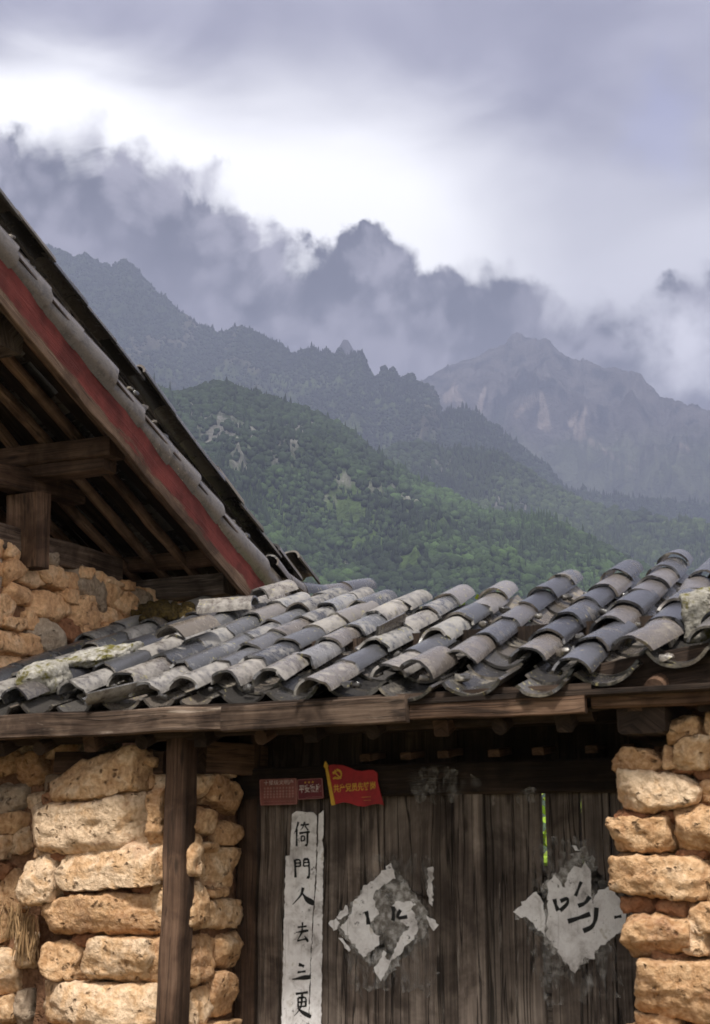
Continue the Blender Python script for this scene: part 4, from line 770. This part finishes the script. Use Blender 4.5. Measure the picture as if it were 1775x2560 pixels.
rA = ridge('mountain', [(-250, 400), (0, 545), (100, 602), (140, 622), (190, 650), (212, 640), (240, 655), (275, 672), (292, 656), (310, 649), (328, 662), (345, 682), (400, 738), (450, 782), (520, 820), (548, 836), (575, 824), (600, 822), (650, 838), (680, 852), (725, 882), (742, 886), (752, 872), (766, 880), (780, 870), (796, 884), (815, 876), (832, 886), (850, 878), (868, 892), (884, 882), (902, 878), (912, 898), (922, 924), (938, 947), (950, 938), (961, 918), (972, 926), (986, 920), (998, 948), (1010, 938), (1030, 936), (1044, 960), (1062, 958), (1085, 975), (1098, 1000), (1104, 1030), (1120, 1075), (1200, 1150), (1300, 1260), (1420, 1400)], 3500, 'long blue grey wooded ridge falling from upper left with jagged teeth', TM, col_A, 620, 190, .5, .3, .055, 1.2, .014, 7, 1.0, 7.0)
rA2 = ridge('mountain', [(900, 1130), (1000, 1080), (1060, 1055), (1100, 1040), (1130, 1024), (1165, 1017), (1200, 1035), (1240, 1065), (1290, 1110), (1340, 1148), (1372, 1176), (1400, 1208), (1420, 1235), (1460, 1290), (1500, 1360)], 3000, 'dark wooded spur in the middle distance below the bare peak', TM, col_G, 260, 90, .6, .2, .06, 1.2, .012, 9)
rG = ridge('mountain', [(1300, 1260), (1400, 1232), (1440, 1226), (1500, 1238), (1560, 1248), (1680, 1256), (1775, 1262), (1900, 1268), (2200, 1290)], 3300, 'low wooded ridge at the right beneath the farthest peak', TM, col_G, 300, 80, .6, .2, .06, 1.2, .012, 13)
rE = ridge('mountain', [(700, 1250), (860, 1170), (960, 1127), (1000, 1110), (1060, 1116), (1110, 1128), (1190, 1132), (1234, 1126), (1260, 1138), (1305, 1171), (1360, 1205), (1400, 1226), (1466, 1260), (1540, 1278), (1600, 1290), (1700, 1305), (1775, 1315), (1950, 1350), (2200, 1400)], 2300, 'second wooded hill with a pale cliff band right of the near hill', TM, col_E, 420, 130, .55, .2, .06, 1.2, .012, 15)
rD = ridge('mountain', [(-250, 860), (100, 890), (300, 935), (380, 966), (430, 985), (490, 975), (530, 966), (560, 964), (640, 985), (720, 1010), (800, 1042), (850, 1066), (890, 1096), (930, 1128), (993, 1171), (1064, 1216), (1135, 1243), (1200, 1280), (1290, 1296), (1377, 1308), (1500, 1368), (1618, 1430), (1720, 1490), (1900, 1580)], 1600, 'nearest green forested hill with pale limestone outcrops', TM, col_D, 900, 250, .45, .25, .085, 1.25, .010, 17)

# forest: crowns stand as one counted-by-nobody mass per hill
def crowns(name, R, n, size, label, lo, hi, conif=.4, avoid=.2, tmax=.9, seed=3):
    rg = np.random.default_rng(seed); V = R['V'].reshape(R['R'], R['C'], 3); n0 = int(n * 3.0)
    ri = rg.uniform(11, R['R'] - 2, n0); ci = rg.uniform(0, R['C'] - 2, n0); a, b = ri.astype(int), ci.astype(int); fa, fb = (ri - a)[:, None], (ci - b)[:, None]
    P = V[a, b] * (1 - fa) * (1 - fb) + V[a + 1, b] * fa * (1 - fb) + V[a, b + 1] * (1 - fa) * fb + V[a + 1, b + 1] * fa * fb
    idx = a * R['C'] + b; sx, sy = R['sx'][idx], R['sy'][idx]; lum = R['col'][idx].mean(1)
    keep = (sx > -150) & (sx < 1925) & (sy < 1560) & (R['T'][idx] < tmax) & (lum < avoid + rg.uniform(-.02, .02, n0)); keep &= vnoise(P / 38, 12) > -.6; P = P[keep][:n]; sxk = R['sx'][idx][keep][:n]; syk = R['sy'][idx][keep][:n]
    ico = bmesh.new(); bmesh.ops.create_icosphere(ico, subdivisions=1, radius=1); iv = np.array([tuple(v.co) for v in ico.verts]); ico.verts.index_update(); fi = np.array([[v.index for v in f.verts] for f in ico.faces]); ico.free()
    k = len(P); s = size * rg.uniform(.45, 1.1, k) * (1 + .6 * (rg.random(k) < .12)); cf = (fbm(P / 160, 2, 5) * .5 + .5 + rg.normal(0, .15, k)) < conif
    B = np.repeat(iv[None], k, 0) * (1 + rg.normal(0, .16, (k, len(iv), 1))); up = np.clip((iv[:, 2] + 1) / 2, 0, 1)
    tap = np.where(cf[:, None], 1.05 - .95 * up[None], 1.0); B[:, :, :2] *= (tap * np.where(cf, .62, 1.0)[:, None])[:, :, None]; B[:, :, 2] *= np.where(cf, 1.4, .95)[:, None]
    VV = P[:, None] + B * s[:, None, None] + np.array([0, 0, 1.0]) * (s * np.where(cf, 1.2, .55))[:, None, None]; FF = (fi[None] + (np.arange(k) * len(iv))[:, None, None]).reshape(-1, 3)
    me = bpy.data.meshes.new(name); me.vertices.add(VV.shape[0] * VV.shape[1]); me.vertices.foreach_set('co', VV.reshape(-1)); me.loops.add(FF.size); me.loops.foreach_set('vertex_index', FF.ravel().astype(np.int32)); me.polygons.add(len(FF)); me.polygons.foreach_set('loop_start', np.arange(0, FF.size, 3, dtype=np.int32)); me.update()
    f1 = fbm(P / 90, 3, 9, .6) * .6 + .45 + rg.normal(0, .16, k); low = sst(syk + fbm(P / 60, 2, 4) * 40, 1080, 1260) if name and hi is not lo else np.zeros(k)
    c = lerp(lo, hi, np.clip(f1, 0, 1) * (.25 + .75 * low)); c = np.where(cf[:, None], c * .62, c) * rg.uniform(.7, 1.3, (k, 1)); c = np.repeat(c, len(iv), 0)
    ca = me.color_attributes.new('Col', 'FLOAT_COLOR', 'POINT'); ca.data.foreach_set('color', np.concatenate([c, np.ones((len(c), 1))], 1).astype(np.float32).ravel())
    tag(link(name, me, M['crown']), label, 'forest', kind='stuff')
m, t = material('tree_crowns'); at = t.n('ShaderNodeVertexColor', layer_name='Col').outputs[0]; ob = t.n('ShaderNodeTexCoord').outputs['Object']; nz = t.noise(ob, .6, 4, .7)
finish(t, t.mix(.7, at, t.mix(t.ss(nz, .3, .7), (.5, .5, .5), (1.4, 1.4, 1.4)), 'MULTIPLY'), .9, nz, .8, 1.5, .05); M['crown'] = m
crowns('forest', rD, 52000, 4.0, 'dense mixed green trees covering the nearest hill', (.024, .036, .018), (.058, .098, .032), .28, .10)
crowns('forest', rE, 22000, 5.5, 'dark trees covering the second hill with the cliff band', (.026, .038, .02), (.06, .085, .03), .45, .16, seed=5)
crowns('forest', rA, 30000, 4.6, 'dark conifers covering the long blue ridge', (.022, .03, .02), (.03, .042, .024), .4, .058, seed=7)
crowns('forest', rA2, 9000, 6.0, 'dark trees covering the wooded spur in the middle distance', (.022, .032, .02), (.03, .045, .024), .5, .2, seed=8)
crowns('forest', rG, 9000, 6.5, 'dark trees along the low ridge at the right', (.024, .034, .02), (.04, .055, .026), .5, .2, seed=9)

# ------------------------------------------------------------------ haze: one closed box of even air round everything
hm = bpy.data.materials.new('haze'); hm.use_nodes = True; t = NT(hm.node_tree)
pv = t.n('ShaderNodeVolumePrincipled', {'Color': (.50, .565, .81, 1), 'Density': 2.1e-4, 'Anisotropy': .0}); t.n('ShaderNodeOutputMaterial', {1: pv.outputs[0]})
mb = MB(); x0, x1, y0, y1, z0, z1 = -6200, 5200, -700, 6300, -7.0, 1950
mb.add([(x0, y0, z0), (x1, y0, z0), (x1, y1, z0), (x0, y1, z0), (x0, y0, z1), (x1, y0, z1), (x1, y1, z1), (x0, y1, z1)], [(3, 2, 1, 0), (4, 5, 6, 7), (0, 1, 5, 4), (1, 2, 6, 5), (2, 3, 7, 6), (3, 0, 4, 7)])
tag(mb.build('haze', hm, None, 0), kind='stuff')
